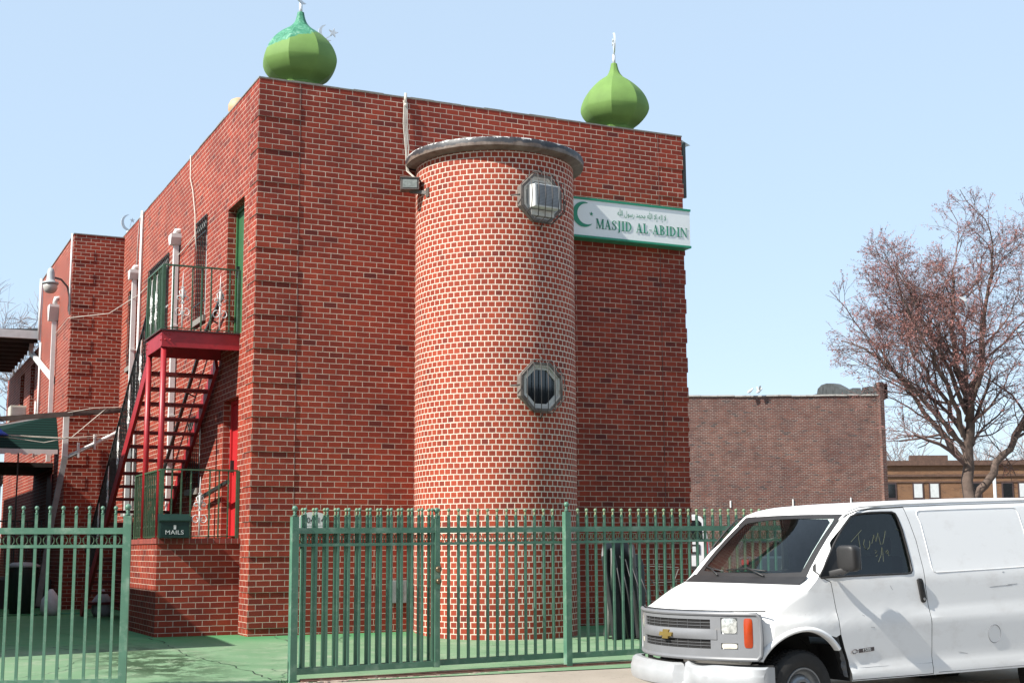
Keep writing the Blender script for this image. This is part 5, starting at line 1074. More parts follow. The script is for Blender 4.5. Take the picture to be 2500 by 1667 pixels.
WIN = [(1.40, 1.935), (1.484, 1.957), (1.622, 1.969), (1.782, 1.974), (1.932, 1.975), (1.974, 1.960), (1.997, 1.917), (2.029, 1.811), (2.049, 1.66), (2.064, 1.509), (2.066, 1.41), (2.042, 1.39), (1.977, 1.383), (1.636, 1.383), (1.281, 1.379), (.895, 1.372), (.885, 1.385), (1.0, 1.52), (1.13, 1.68), (1.27, 1.83)]
DOOR = [(.93, 1.365), (1.007, 1.33), (1.029, 1.203), (1.051, 1.044), (1.058, .975), (1.076, .854), (1.117, .726), (1.166, .597), (1.192, .435), (2.228, .435), (2.238, .7), (2.244, .9), (2.235, 1.0), (2.214, 1.24), (2.214, 1.44), (2.188, 1.7), (2.141, 1.887), (2.095, 2.020), (1.80, 2.008), (1.52, 1.992), (1.38, 1.965), (1.25, 1.86), (1.10, 1.70), (.98, 1.55), (.89, 1.43), (.875, 1.385)]
def grow(poly, d):
    n = len(poly); out = []
    A = sum(poly[i][0]*poly[(i+1) % n][1]-poly[(i+1) % n][0]*poly[i][1] for i in range(n)); sg = 1 if A > 0 else -1
    for i in range(n):
        p, c, q = Vector(poly[i-1]), Vector(poly[i]), Vector(poly[(i+1) % n]); e1 = (c-p).normalized(); e2 = (q-c).normalized()
        n1 = Vector((e1.y, -e1.x))*sg; n2 = Vector((e2.y, -e2.x))*sg; m = (n1+n2); m = m.normalized() if m.length > .1 else n1
        out.append(tuple(c+m*d/max(.5, m.dot(n1))))
    return out
def arch_poly(cu, r, wb=.2, n=28): return [(cu-r, wb)]+[(cu-r*math.cos(math.pi*i/n), .44+r*.96*math.sin(math.pi*i/n)) for i in range(n+1)]+[(cu+r, wb)]
AF, AR_ = .655, 4.09
shell = van_shell(); bmesh.ops.recalc_face_normals(shell.bm, faces=shell.bm.faces)
me0 = bpy.data.meshes.new('shell'); shell.bm.to_mesh(me0); shell.bm.free(); me0.materials.append(m_van)
cut = []
for cu in (AF, AR_):
    for v0, v1 in ((-.2, .42), (1.58, 2.2)):
        c = MB(); c.prism(arch_poly(cu, .475), MSIDE, v0, v1); cut.append(tmp_obj(c, m_inner))
c = MB(); c.prism([(.9, .86), (1.02, .83), (1.078, .856), (1.119, .726), (1.168, .597), (1.20, .3), (.9, .3)], MSIDE, -.2, .40); cut.append(tmp_obj(c, m_inner))
# cabin space
c = MB(); c.prism([(.93, 1.24), (1.36, 1.80), (1.50, 1.93), (1.8, 1.985), (2.55, 2.0), (2.55, .75), (1.05, .75)], MSIDE, .165, 1.835); cut.append(tmp_obj(c, m_cabin))
c = MB(); c.prism(WIN, MSIDE, -.3, .175); cut.append(tmp_obj(c, m_vblack))
c = MB(); c.prism(WIN, MSIDE, 1.825, 2.3); cut.append(tmp_obj(c, m_vblack))
WSH = [(.25, 1.400), (.6, 1.39), (1.0, 1.385), (1.4, 1.39), (1.75, 1.400), (1.69, 1.72), (1.64, 1.88), (1.57, 1.915), (1.0, 1.93), (.43, 1.915), (.36, 1.88), (.31, 1.72)]
c = MB(); c.prism(WSH, MFRONT, -.2, 1.56); cut.append(tmp_obj(c, m_vblack))
body_me = boolean(me0, cut)
# the camera-side door is cut free with a real gap
cg = MB(); cg.prism(grow(DOOR, .004), MSIDE, -.3, .17); cg = tmp_obj(cg, m_seam)
ci = MB(); ci.prism(grow(DOOR, -.003), MSIDE, -.3, .165); ci = tmp_obj(ci, m_seam)
door_me = boolean(body_me.copy(), [ci], 'INTERSECT'); body_me = boolean(body_me, [cg])
for o in cut+[cg, ci]: bpy.data.objects.remove(o)
def finish(me, name, parent=VAN, sharp=32):
    for p in me.polygons: p.use_smooth = True
    me.set_sharp_from_angle(angle=R(sharp)); me.name = name
    return obj_from(me, name, None, parent)
body = finish(body_me, 'body'); vdoor = finish(door_me, 'front_door')
def side_patch(poly_or_rect, off, n, mat, name, parent, thick=.006):
    pass
def side_pt(u, w, off=0.0, far=False):
    v = sv(w)-off+inset(u); return Vector((u, 2-v if far else v, w))
# windows
m_tint = glass('van_side_glass', (.26, .34, .33, 1)); m_ws = glass('windshield_glass', (.78, .86, .84, 1)); m_tint_far = glass('far_side_glass', (.62, .74, .70, 1))
for far in (False, True):
    b = MB(); bm = b.bm
    vs = [bm.verts.new(side_pt(u, w, -.022, far)) for u, w in grow(WIN, .004)]
    cpt = bm.verts.new(side_pt(1.6, 1.66, -.022, far)); n = len(vs)
    for i in range(n): bm.faces.new((vs[i], vs[(i+1) % n], cpt))
    wn_ = vp('side_window', b, m_tint_far if far else m_tint, VAN if far else vdoor, recalc=False)
    b = MB(); b.tube([side_pt(u, w, -.004, far) for u, w in WIN], .011, 6, closed=True); b.build('window_seal', m_vblack, wn_, world=False)
    # black sail panel with mirror foot
    b = MB()
    pts = [(.885, 1.378), (1.15, 1.378), (1.15, 1.60), (1.14, 1.68)]
    b.bm.faces.new([b.bm.verts.new(side_pt(u, w, -.010, far)) for u, w in pts]); b.build('sail_panel', m_vblack, wn_, world=False)
def ws(v, f, off=0.0):
    q = (v-1)**2; bu, bw = .70+.14*q, 1.345+.01*q; tu, tw = 1.40+.05*q, 1.965-.015*q
    return Vector((bu+(tu-bu)*f-.012*math.sin(math.pi*f)-off*.62, vmap(v, bw+(tw-bw)*f), bw+(tw-bw)*f+.020*math.sin(math.pi*f)+off*.78))
b = MB(); NV = 16; NF = 8
V_ = [.16+1.68*i/NV for i in range(NV+1)]
g_ = [[b.bm.verts.new(ws(v, .01+.97*j/NF, .002)) for j in range(NF+1)] for v in V_]
for A, Bq in zip(g_, g_[1:]):
    for j in range(NF): b.bm.faces.new((A[j], A[j+1], Bq[j+1], Bq[j])).smooth = True
wsh = vp('windshield', b, m_ws, recalc=False)
# painted black border and rubber seal
b = MB()
def strip(pa, pb):
    for (a, c), (d, e) in zip(zip(pa, pa[1:]), zip(pb, pb[1:])): b.bm.faces.new([b.bm.verts.new(x) for x in (a, c, e, d)])
vv = [.13+1.74*i/24 for i in range(25)]
strip([ws(v, -.01, .006) for v in vv], [ws(v, .085+.03*abs(v-1)**3, .006) for v in vv]); strip([ws(v, .925-.10*max(0, v-1)**2, .006) for v in vv], [ws(v, .995, .006) for v in vv])
ff = [i/12 for i in range(13)]
strip([ws(.13+.03*f, f, .006) for f in ff], [ws(.20+.03*f+.06*(abs(f-.5)*2)**8, f, .006) for f in ff]); strip([ws(1.87-.03*f, f, .006) for f in ff], [ws(1.775-.05*f-.08*(abs(f-.5)*2)**8, f, .006) for f in ff])
b.build('windshield_border', m_vblack, wsh, world=False, recalc=False)
b = MB()
for p0, p1, p2 in (((.62, .02), (.95, .13), (1.28, .11)), ((1.35, .02), (1.62, .12), (1.80, .16))):
    b.tube([ws(p0[0], p0[1], .03), ws((p0[0]+p1[0])/2, (p0[1]+p1[1])/2, .035), ws(*p1, .03)], .009, 5); b.tube([ws(p1[0]-.30, p1[1]-.03, .018), ws(*p1, .02), ws(*p2, .018)], .007, 5)
b.build('wiper', m_vblack, wsh, world=False)
b = MB()
vv = [.10+1.80*i/24 for i in range(25)]
def hoodpt(v, f, up):
    P = prof(v); a, c = Vector(P[15]), Vector(P[16]); 
    if f < 0: a, c, f = Vector(P[14]), Vector(P[15]), 1+f
    p = a.lerp(c, f); return Vector((p.x, vmap(v, p.y), p.y+up))
strip([hoodpt(v, -.45, .004) for v in vv], [hoodpt(v, 0, .012) for v in vv]); strip([hoodpt(v, 0, .012) for v in vv], [ws(v, .03, .012) for v in vv])
b.build('cowl_panel', m_vblack, VAN, world=False, recalc=False)
# front mask patches following the bowed nose
def nose(v, w, off=0.0):
    e = min(v, 2-v); r = 0 if e > .12 else 1-math.sqrt(max(0, 1-((.12-e)/.12)**2))
    q = (v-1)**2; slope = .86*(v-1); nn = math.hypot(1, slope)
    u = -.148+.43*q+.05*r; return Vector((u-off/nn, v+off*slope/nn, w))
def patch(v0, v1, w0, w1, off, nv=8, nw=3, bulge=0, depth=.03, b=None, rnd_=0):
    b = b or MB(); bm = b.bm; G = []
    for i in range(nv+1):
        row = []
        for j in range(nw+1):
            a, c = i/nv, j/nw; x, y = 2*a-1, 2*c-1
            if rnd_:  # superellipse rounding of the outline
                k = (abs(x)**6+abs(y)**6)**(1/6) or 1; m = max(abs(x), abs(y)) or 1; x, y = x*m/k, y*m/k
            vv_, ww_ = (v0+v1)/2+(v1-v0)/2*x, (w0+w1)/2+(w1-w0)/2*y
            row.append(bm.verts.new(nose(vv_, ww_, off+bulge*(1-x*x)*(1-y*y))))
        G.append(row)
    for A, Bq in zip(G, G[1:]):
        for j in range(nw): bm.faces.new((A[j], A[j+1], Bq[j+1], Bq[j]))
    rim = [G[i][0] for i in range(nv+1)]+[G[nv][j] for j in range(1, nw+1)]+[G[i][nw] for i in range(nv-1, -1, -1)]+[G[0][j] for j in range(nw-1, 0, -1)]
    back = []
    for v in rim:
        co = v.co; qn = Vector((1, -.86*(co.y-1), 0)).normalized(); back.append(bm.verts.new(co+qn*depth))
    n = len(rim)
    for i in range(n): bm.faces.new((rim[i], rim[(i+1) % n], back[(i+1) % n], back[i]))
    return b
GR = MB()
vk = [.085, .14, .225, .265, .405, .50, 1.50, 1.595, 1.735, 1.775, 1.86, 1.915]; wk = [.662, .750, .765, .805, .830, .885, .928, 1.012, 1.030, 1.066]
holes = [(.50, 1.50, .750, .830), (.50, 1.50, .928, 1.012)]
for s_ in (0, 1):
    f_ = (lambda a, c: (a, c)) if s_ == 0 else (lambda a, c: (2-c, 2-a))
    holes += [(*f_(.265, .405), .885, 1.030), (*f_(.265, .405), .750, .805)]
bm = GR.bm; cache = {}
def gv(v, w):
    k = (round(v, 4), round(w, 4))
    if k not in cache: cache[k] = bm.verts.new(nose(v, w, .014))
    return cache[k]
def sub(a, c): n = max(1, int((c-a)/.09)); return [a+(c-a)*i/n for i in range(n+1)]
for v0, v1 in zip(vk, vk[1:]):
    for w0, w1 in zip(wk, wk[1:]):
        cv, cw = (v0+v1)/2, (w0+w1)/2
        hole = any(h[0] < cv < h[1] and h[2] < cw < h[3] for h in holes)
        ss_ = sub(v0, v1)
        if not hole:
            for a, c in zip(ss_, ss_[1:]): bm.faces.new((gv(a, w0), gv(c, w0), gv(c, w1), gv(a, w1)))
for v0, v1, w0, w1 in holes:     # recess walls
    ss_ = sub(v0, v1)
    for a, c in zip(ss_, ss_[1:]):
        for w in (w0, w1): bm.faces.new([bm.verts.new(nose(x, w, o_)) for x, o_ in ((a, .014), (c, .014), (c, -.006), (a, -.006))])
    for v in (v0, v1):
        bm.faces.new([bm.verts.new(nose(v, x, o_)) for x, o_ in ((w0, .014), (w1, .014), (w1, -.006), (w0, -.006))])
# raised rounded rim round the whole mask and the bar between the openings
path = [(v, .664) for v in [.12+1.76*i/30 for i in range(31)]]+[(1.905, .70), (1.912, .85), (1.905, 1.03)]+[(v, 1.064) for v in [1.88-1.76*i/30 for i in range(31)]]+[(.095, 1.03), (.088, .85), (.095, .70)]
GR.tube([nose(v, w, .012) for v, w in path], .019, 8, closed=True)
patch(.44, 1.56, .834, .924, .020, 24, 4, .018, .02, GR)
grille = vp('grille_surround', GR, m_trim, sharp=40, recalc=False)
b = MB(); patch(.49, 1.51, .742, 1.02, .0015, 24, 2, 0, .004, b); vp('grille_recess', b, m_inner, grille)
b = MB()
for w0, w1 in ((.750, .830), (.928, 1.012)):
    for k in (1, 2): w = w0+(w1-w0)*k/3; b.tube([nose(.50+1.0*i/24, w, .010) for i in range(25)], .0016, 5)
    for v in (.60, .74, .87, 1.0, 1.13, 1.26, 1.40): b.bar(nose(v, w0, .006), nose(v, w1, .006), .0015, .004)
vp('grille_bar', b, m_trim, grille)
b = MB(); MB_ = frame(nose(1.0, .866, .040), (0, -1, 0), (0, 0, 1), (-1, 0, 0))
bt = [(-.105, -.018), (-.088, .018), (-.042, .018), (-.036, .042), (.054, .042), (.042, .018), (.105, .018), (.088, -.018), (.042, -.018), (.036, -.042), (-.054, -.042), (-.042, -.018)]
b.prism(bt, MB_, -.01, .008); vp('emblem', b, m_gold, grille)
m_lamp = Mat('headlight_lens'); m_lamp.col(m_lamp.ramp(m_lamp.noise(30, 3), [(.3, (.35, .36, .34)), (.7, (.85, .86, .82))])); m_lamp.b.inputs['Metallic'].default_value = .55; m_lamp.b.inputs['Roughness'].default_value = .18; m_lamp.bump(m_lamp.noise(60, 2), .004, .6); m_lamp = m_lamp.m
m_turn = plain('turn_lens', (.55, .52, .44, 1), .3, var=.1, scale=20); m_amber = plain('amber_lens', (.30, .035, .006, 1), .25, var=.15, scale=8)
for s_ in (0, 1):
    f_ = (lambda a, c: (a, c)) if s_ == 0 else (lambda a, c: (2-c, 2-a))
    b = patch(*f_(.272, .398), .892, 1.026, .012, 8, 8, .008, .02, None, 1); h_ = vp('headlight', b, m_lamp, grille)
    b = patch(*f_(.272, .398), .756, .800, .012, 6, 4, .004, .02, None, 1); vp('turn_lamp', b, m_turn, grille)
    if s_ == 0: b = patch(*f_(.150, .216), .766, 1.028, .018, 8, 10, .016, .02, None, 1); vp('amber_lamp', b, m_amber, grille)
# lower valance line and gap over the bumper
b = MB(); b.tube([nose(.06+1.88*i/30, 1.090, -.012) for i in range(31)], .006, 5); vp('hood_seam', b, m_seam)
b = patch(.03, 1.97, .575, .612, -.03, 24, 2, 0, .03); vp('bumper_filler', b, m_vblack)
# crumpled bumper
rnd = random.Random(21)
b = MB(); bm = b.bm; pr = [(-.02, .600), (.05, .606), (.088, .585), (.098, .545), (.104, .532), (.112, .515), (.112, .45), (.096, .405), (.05, .385), (-.02, .385)]
NVb = 72; rows = []
for i in range(NVb+1):
    v = -.0+2.0*i/NVb; q = (v-1)**2; ub = -.175+.29*q
    e = min(v, 2-v); ub += .06*(1-math.sqrt(max(0, 1-((.10-min(.10, e))/.10)**2)))
    dent = math.exp(-((v-.80)/.07)**2); fold = math.exp(-((v-.745)/.025)**2); soft = math.exp(-((v-.62)/.25)**2)
    row = []
    for k, (d, w) in enumerate(pr):
        jig = (rnd.random()-.5)*.006*(dent+.25)
        dd = d-(.10*dent if k < 7 else .04*dent)+.055*fold+.018*math.exp(-((v-.88)/.02)**2)-.02*math.exp(-((v-.93)/.03)**2)+.012*soft*math.sin(v*21+k*.5)+jig
        ww = w+(.028*fold if k < 4 else -.012*dent)-(.010*soft*math.sin(v*13) if k < 4 else 0)-.012*(1-v/2)*(1 if k < 3 else 0)*0
        row.append(bm.verts.new((ub+.115-dd-.04, v, ww)))
    rows.append(row)
for A, Bq in zip(rows, rows[1:]):
    for k in range(len(pr)-1): bm.faces.new((A[k], A[k+1], Bq[k+1], Bq[k]))
bm.faces.new(rows[0]); bm.faces.new(rows[-1][::-1])
m_bump = plain('bumper_scuffed_white', (.33, .34, .35, 1), .38, var=.06, stain=(.30, .27, .25, 1), stain_amt=.30, stain_scale=16, bump=.001)
vp('front_bumper', b, m_bump, sharp=28)
b = MB(); b.box(.12, .36, .07, .3, .50, .60); vp('bumper_bracket', b, m_inner)
# wheel arch lips
for cu, a0 in ((AF, 22), (AR_, 0)):
    for far in (False, True):
        b = MB(); bm = b.bm; G = []
        for i in range(31):
            t = R(a0)+(R(180-(22 if cu == AF and not far else 0))-R(a0))*i/30 if False else math.radians((180-26)-(180-26-(36 if (cu == AF and not far) else 0))*i/30)
            row = []
            for r_, o_ in ((.474, -.05), (.474, .010), (.486, .020), (.505, .014), (.520, .0), (.524, -.008)):
                u, w = cu+r_*math.cos(t), .44+r_*.96*math.sin(t); p = side_pt(u, max(.43, w), o_, far)
                row.append(bm.verts.new(p))
            G.append(row)
        for A, Bq in zip(G, G[1:]):
            for k in range(5): bm.faces.new((A[k], A[k+1], Bq[k+1], Bq[k]))
        vp('arch_lip', b, m_van, sharp=60, recalc=not far)
# torn metal behind the near front wheel
b = MB(); L1, L2 = [], []
for i in range(15):
    w = .85-.028*i; u = interp(w, [(.435, 1.185), (.597, 1.160), (.726, 1.110), (.854, 1.070)])-.012
    L1.append(b.bm.verts.new((u, .03+.01*rnd.random(), w))); L2.append(b.bm.verts.new((u-.018-.030*rnd.random()*(1 if i % 3 else .2), .055+.02*rnd.random(), w+.012*rnd.random())))
for i in range(14): b.bm.faces.new((L1[i], L1[i+1], L2[i+1], L2[i]))
b.build('torn_fender_edge', plain('torn_metal', (.10, .105, .11, 1), .6, var=.4, scale=20), VAN, world=False)
# wheels
def wheel(u, vout, far=False):
    sg = -1 if not far else 1; Mw = Matrix.Translation((u, vout, .362)) @ (Matrix.Rotation(R(90), 4, 'X') if not far else Matrix.Rotation(R(-90), 4, 'X'))
    b = MB(); b.lathe([(.20, -.0), (.225, .012), (.29, .022), (.335, .010), (.355, -.015), (.363, -.05), (.363, -.17), (.34, -.215), (.2, -.22)], n=48, M=Mw, caps=False); w_ = vp('wheel', b, m_tyre, sharp=30)
    b = MB()
    for i in range(64):
        a = 2*math.pi*i/64; c_, s__ = math.cos(a), math.sin(a)
        for z0 in (-.035, -.14): b.bar(Mw @ Vector((.362*c_, .362*s__, z0)), Mw @ Vector((.362*c_, .362*s__, z0-.05)), .012, .012)
    vp('tread', b, m_tyre, w_)
    b = MB(); b.lathe([(.212, .004), (.208, .014), (.196, .012), (.190, -.02), (.175, -.045), (.150, -.050), (.135, -.02), (.105, .002), (.085, -.002), (.070, -.03), (.055, -.032)], n=40, M=Mw, caps=False); vp('rim', b, m_rim, w_, sharp=50)
    b = MB(); b.lathe([(.058, -.04), (.055, .012), (.045, .022), (.01, .024)], n=20, M=Mw); vp('hub', b, plain('hub_dark', (.05, .045, .04, 1), .6) if 'hub_dark' not in bpy.data.materials else bpy.data.materials['hub_dark'], w_)
    for i in range(6):
        a = R(60*i); b = MB(); b.lathe([(.009, -.03), (.009, .008)], n=6, M=Mw @ Matrix.Translation((.082*math.cos(a), .082*math.sin(a), 0))); vp('lug_nut', b, m_rim, w_)
    return w_
for u in (AF+.015, AR_): wheel(u, .095); wheel(u, 1.905, True)
# handle, fuel flap, seams, embossed panel, gutter, badge, scrawl
b = MB(); hp = [(2.100, 1.325), (2.125, 1.338), (2.150, 1.336), (2.168, 1.315), (2.203, 1.140), (2.190, 1.112), (2.160, 1.104), (2.135, 1.118)]
b.prism([(u, w) for u, w in hp], MSIDE, .010, .034); h_ = vp('door_handle', b, m_vblack, vdoor, bevel=.006)
b = MB(); b.prism([(2.128, 1.31), (2.148, 1.31), (2.166, 1.21), (2.146, 1.20)], MSIDE, .006, .012); vp('handle_recess', b, m_inner, h_)
b = MB(); b.lathe([(.012, -.002), (.014, .004), (.004, .006)], n=12, M=Matrix.Translation((2.168, .011, 1.14)) @ Matrix.Rotation(R(90), 4, 'X')); vp('lock', b, m_chrome, h_)
b = MB(); b.tube([side_pt(3.105+.088*math.cos(R(t)), .772+.088*math.sin(R(t)), .001) for t in range(0, 360, 12)], .0035, 4, closed=True); vp('fuel_flap', b, m_trim)
def closed_round(pts, k=3):
    return pts
PAN = [(2.255, 1.950), (2.266, 1.978), (2.300, 1.990), (2.60, 1.998), (2.986, 2.008), (3.63, 2.020), (3.685, 2.012), (3.71, 1.96), (3.745, 1.76), (3.76, 1.5), (3.75, 1.435), (3.70, 1.420), (3.2, 1.405), (2.6, 1.392), (2.38, 1.388), (2.345, 1.400), (2.330, 1.440), (2.312, 1.657), (2.29, 1.869)]
b = MB(); b.tube([side_pt(u, w, .0005) for u, w in PAN], .004, 6, closed=True)
b.tube([side_pt(u+1.60, w, .0005) for u, w in PAN], .004, 6, closed=True); vp('embossed_panel', b, m_van, sharp=60)
b = MB(); b.tube([side_pt(u, w-.012, -.004) for u, w in ((1.30, 1.935), (1.367, 1.968), (1.517, 2.010), (1.808, 2.026), (2.106, 2.040), (2.778, 2.060), (3.884, 2.086), (5.2, 2.10))], .006, 5); vp('roof_seam', b, m_seam)
b = MB(); b.tube([Vector((u, sv(w)+.006, w)) for u, w in ((1.25, 1.90), (1.367, 1.985), (1.517, 2.026), (1.808, 2.042), (2.106, 2.056), (2.778, 2.076), (3.884, 2.102), (5.2, 2.115))], .013, 7); vp('rain_gutter', b, m_van)
b = MB(); b.tube([side_pt(u, w, -.001) for u, w in ((1.215, .540), (1.9, .538), (2.24, .537))], .0025, 4); b.tube([side_pt(u, w, -.001) for u, w in ((2.30, .445), (3.4, .445), (5.2, .445))], .004, 4); vp('rocker_seam', b, m_trim)
MT = frame((1.39, .0125, .699), (math.cos(.06), 0, math.sin(.06)), (-math.sin(.06), 0, math.cos(.06)), (0, -1, 0))
b = MB(); b.box(-.095, .095, -.0175, .0175, -.004, .002, MT); b.tube([MT @ Vector((x-.150, y, .002)) for x, y in ((-.045, -.006), (-.038, .008), (-.018, .008), (-.014, .017), (.022, .017), (.018, .008), (.045, .008), (.038, -.008), (.018, -.008), (.014, -.017), (-.022, -.017), (-.018, -.008))], .0032, 4, closed=True)
bd = vp('badge', b, plain('badge_dark', (.07, .055, .055, 1), .5), vdoor)
tt = text_mesh('1500', .040, MT @ Matrix.Translation((0, -.001, .0035)), m_whitegrey, 'badge_numbers', bd, ext=.001, sx=1.35); tt.data.transform(Matrix.Translation(wl(bd)))
STK = [[(1.357, 1.693), (1.423, 1.74), (1.515, 1.803)], [(1.467, 1.762), (1.462, 1.717), (1.464, 1.643)], [(1.534, 1.716), (1.511, 1.667), (1.525, 1.63), (1.55, 1.62), (1.577, 1.637), (1.597, 1.674)], [(1.595, 1.703), (1.595, 1.666)], [(1.619, 1.674), (1.667, 1.758), (1.678, 1.694), (1.722, 1.774), (1.732, 1.664), (1.763, 1.672), (1.804, 1.746), (1.823, 1.794)], [(1.644, 1.612), (1.673, 1.605), (1.642, 1.583), (1.673, 1.57), (1.644, 1.552)], [(1.741, 1.639), (1.715, 1.565), (1.665, 1.5)], [(1.747, 1.631), (1.738, 1.557), (1.73, 1.502)], [(1.807, 1.609), (1.778, 1.593), (1.793, 1.576), (1.821, 1.597), (1.808, 1.612), (1.814, 1.555)], [(1.971, 1.812), (1.996, 1.795)]]
b = MB()
for s_ in STK: b.tube([side_pt(u, w, -.0195) for u, w in s_], .0034, 4)
b.build('chalk_scrawl', plain('chalk_marks', (.055, .065, .045, 1), .9), vdoor, world=False)
# scratches and a scuff along the side
b = MB()
for pts in (((3.10, 1.228), (3.25, 1.236), (3.42, 1.24)), ((3.36, 1.245), (3.5, 1.25)), ((2.95, .56), (3.03, .565)), ((1.45, .905), (1.50, .90)), ((1.36, 1.02), (1.39, 1.008)), ((.60, 1.045), (.68, 1.047)), ((.72, 1.042), (.80, 1.043)), ((3.3, 1.37), (3.33, 1.374)), ((1.75, 1.28), (1.765, 1.25), (1.78, 1.235)), ((2.6, .62), (2.72, .60))):
    b.tube([side_pt(u, w, -.0005) for u, w in pts], .0022, 3)
b.build('scratch', m_seam, VAN, world=False)
# mirror
M = Matrix.Translation((1.09, -.135, 1.545)) @ Matrix.Rotation(R(8), 4, 'Z'); b = MB()
def sq(t, k): return math.copysign(abs(t)**k, t)
prof_ = []
G = []
for i in range(13):
    ph = -math.pi/2+math.pi*i/12; ring = []
    for j in range(28):
        th = 2*math.pi*j/28; cz = sq(math.cos(ph), .42); taper = .86+.14*sq(math.sin(ph), 1)
        ring.append(b.bm.verts.new(M @ Vector((.072*cz*sq(math.cos(th), .55)*taper-.01, .108*cz*sq(math.sin(th), .5), .122*sq(math.sin(ph), .42)))))
    G.append(ring)
for A, Bq in zip(G, G[1:]):
    for j in range(28): b.bm.faces.new((A[j], A[(j+1) % 28], Bq[(j+1) % 28], Bq[j]))
bmesh.ops.remove_doubles(b.bm, verts=b.bm.verts, dist=.0004)
mi = vp('door_mirror', b, m_vblack, vdoor, sharp=60)
b = MB(); b.bar((.985, .02, 1.405), (1.06, -.12, 1.44), .05, .055); b.bar((1.04, -.07, 1.415), (1.07, -.15, 1.46), .05, .06); vp('mirror_arm', b, m_vblack, mi, bevel=.015)
b = MB(); b.box(.052, .056, -.09, .09, -.10, .10, M); vp('mirror_glass', b, m_chrome, mi)
# cabin fittings
b = MB(); b.box(.98, 1.22, .24, 1.76, 1.02, 1.30); vp('dashboard', b, m_cabin, bevel=.03)
for v0 in (.36, 1.14):
    b = MB(); b.box(1.72, 2.2, v0, v0+.48, .80, .98); b.box(2.12, 2.28, v0, v0+.48, .98, 1.55); b.box(2.15, 2.25, v0+.12, v0+.36, 1.55, 1.74); vp('seat', b, plain('seat_cloth', (.06, .065, .075, 1), .9) if 'seat_cloth' not in bpy.data.materials else bpy.data.materials['seat_cloth'], bevel=.04)
b = MB(); Ms = Matrix.Translation((1.38, .60, 1.27)) @ Matrix.Rotation(R(-62), 4, 'Y'); b.tube([Ms @ Vector((.19*math.cos(R(t)), .19*math.sin(R(t)), 0)) for t in range(0, 360, 15)], .015, 6, closed=True); b.tube([Ms @ Vector((-.18, 0, 0)), Ms @ Vector((.18, 0, 0))], .02, 5); b.tube([Ms @ Vector((0, 0, 0)), (1.2, .60, 1.15)], .04, 8); vp('steering_wheel', b, m_vblack)
t = thing('paper_clutter', 'crumpled papers and wrappers lying on the van dashboard behind the windshield', 'litter', VO); t.rotation_euler = VAN.rotation_euler
b = MB()
for i in range(7):
    c_ = Vector((1.02+rnd.uniform(0, .16), .75+rnd.uniform(-.16, .2), 1.305)); 
    pts = [c_+Vector((rnd.uniform(-.06, .06), rnd.uniform(-.06, .06), rnd.uniform(0, .05))) for _ in range(4)]; b.face(pts[:3]); b.face(pts[1:])
b.build('paper', m_white, t, world=False, recalc=False)
# ================================================================== background
t = thing('brick_warehouse', 'long weathered brick building side wall with white coping beyond the lot', 'building', (30, 31, 0))
dW = Vector((35.09-26.18, 28.38-32.57, 0)).normalized(); cor = Vector((35.09, 28.38, 0)); nW = Vector((dW.y, -dW.x, 0))
b = MB(); lay = b.bm.loops.layers.uv.new('UVMap')
f = b.face([cor-dW*17+Vector((0, 0, -.6)), cor+Vector((0, 0, -.6)), cor+Vector((0, 0, 7.70)), cor-dW*17+Vector((0, 0, 7.70))])
for l, uv in zip(f.loops, ((0, 0), (17, 0), (17, 8.3), (0, 8.3))): l[lay].uv = uv
f = b.face([cor+Vector((0, 0, -.6)), cor+Vector((5, 11, -.6)), cor+Vector((5, 11, 7.70)), cor+Vector((0, 0, 7.70))])
for l, uv in zip(f.loops, ((0, 0), (12, 0), (12, 8.3), (0, 8.3))): l[lay].uv = uv
b.build('wall', m_brick_old, t, recalc=False)
b = MB(); x = 0; rnd = random.Random(5)
while x < 17:
    l = rnd.uniform(.5, .75); a = cor-dW*x; c = cor-dW*min(17, x+l-.012); z_ = 7.705+rnd.uniform(-.012, .012)
    b.bar(a+Vector((0, 0, z_+.03))+nW*-.1, c+Vector((0, 0, z_+.03+rnd.uniform(-.01, .01)))+nW*-.1, .34, .06); x += l
b.build('coping', plain('tile_coping', (.38, .36, .33, 1), .8, var=.3, scale=2, stain=(.16, .14, .13, 1), stain_amt=.4, stain_scale=2), t)
b = MB(); PP = [(40.37, 39.8, 9.15), (40.12, 39.18, 9.12), (40.06, 39.02, 9.36), (39.81, 38.4, 9.48), (39.42, 37.47, 9.45), (38.95, 36.39, 9.27), (38.54, 35.47, 9.02), (38.12, 34.56, 8.75), (37.63, 33.49, 8.64), (37.34, 32.88, 8.63), (37.27, 32.73, 8.44), (36.61, 31.37, 8.29), (36.54, 31.22, 8.43), (35.95, 30.01, 8.34), (35.9, 29.9, 8.22), (35.55, 29.2, 8.20), (35.5, 29.1, 8.36), (35.11, 28.37, 8.24)]
o_ = Vector((.35, -.16, 0))
for p, q in zip(PP, PP[1:]):
    p, q = Vector(p), Vector(q); z_ = 7.6
    b.face([(p.x, p.y, z_), (q.x, q.y, z_), q, p]); b.face([(p.x+o_.x, p.y+o_.y, z_), p+o_, q+o_, (q.x+o_.x, q.y+o_.y, z_)]); b.face([p, q, q+o_, p+o_])
b.build('parapet_gable', plain('sooty_stone', (.045, .05, .05, 1), .9, var=.5, scale=3, stain=(.16, .16, .145, 1), stain_amt=.25, stain_scale=4), t)
b = MB(); b.bar(cor+Vector((.05, -.02, 0))+dW*.02, cor+Vector((.05, -.02, 8.3))+dW*.02, .22, .22); b.build('corner_pier', m_brick_old, t, uv=0)
b = MB()
for k, z_ in ((6.6, 2.9), (3.9, 2.95), (1.4, 3.0)):
    p = cor-dW*k+nW*.02; b.bar(p+Vector((0, 0, z_)), p+Vector((0, 0, z_+.30)), .06, .04)
b.build('wall_anchor', m_white, t)
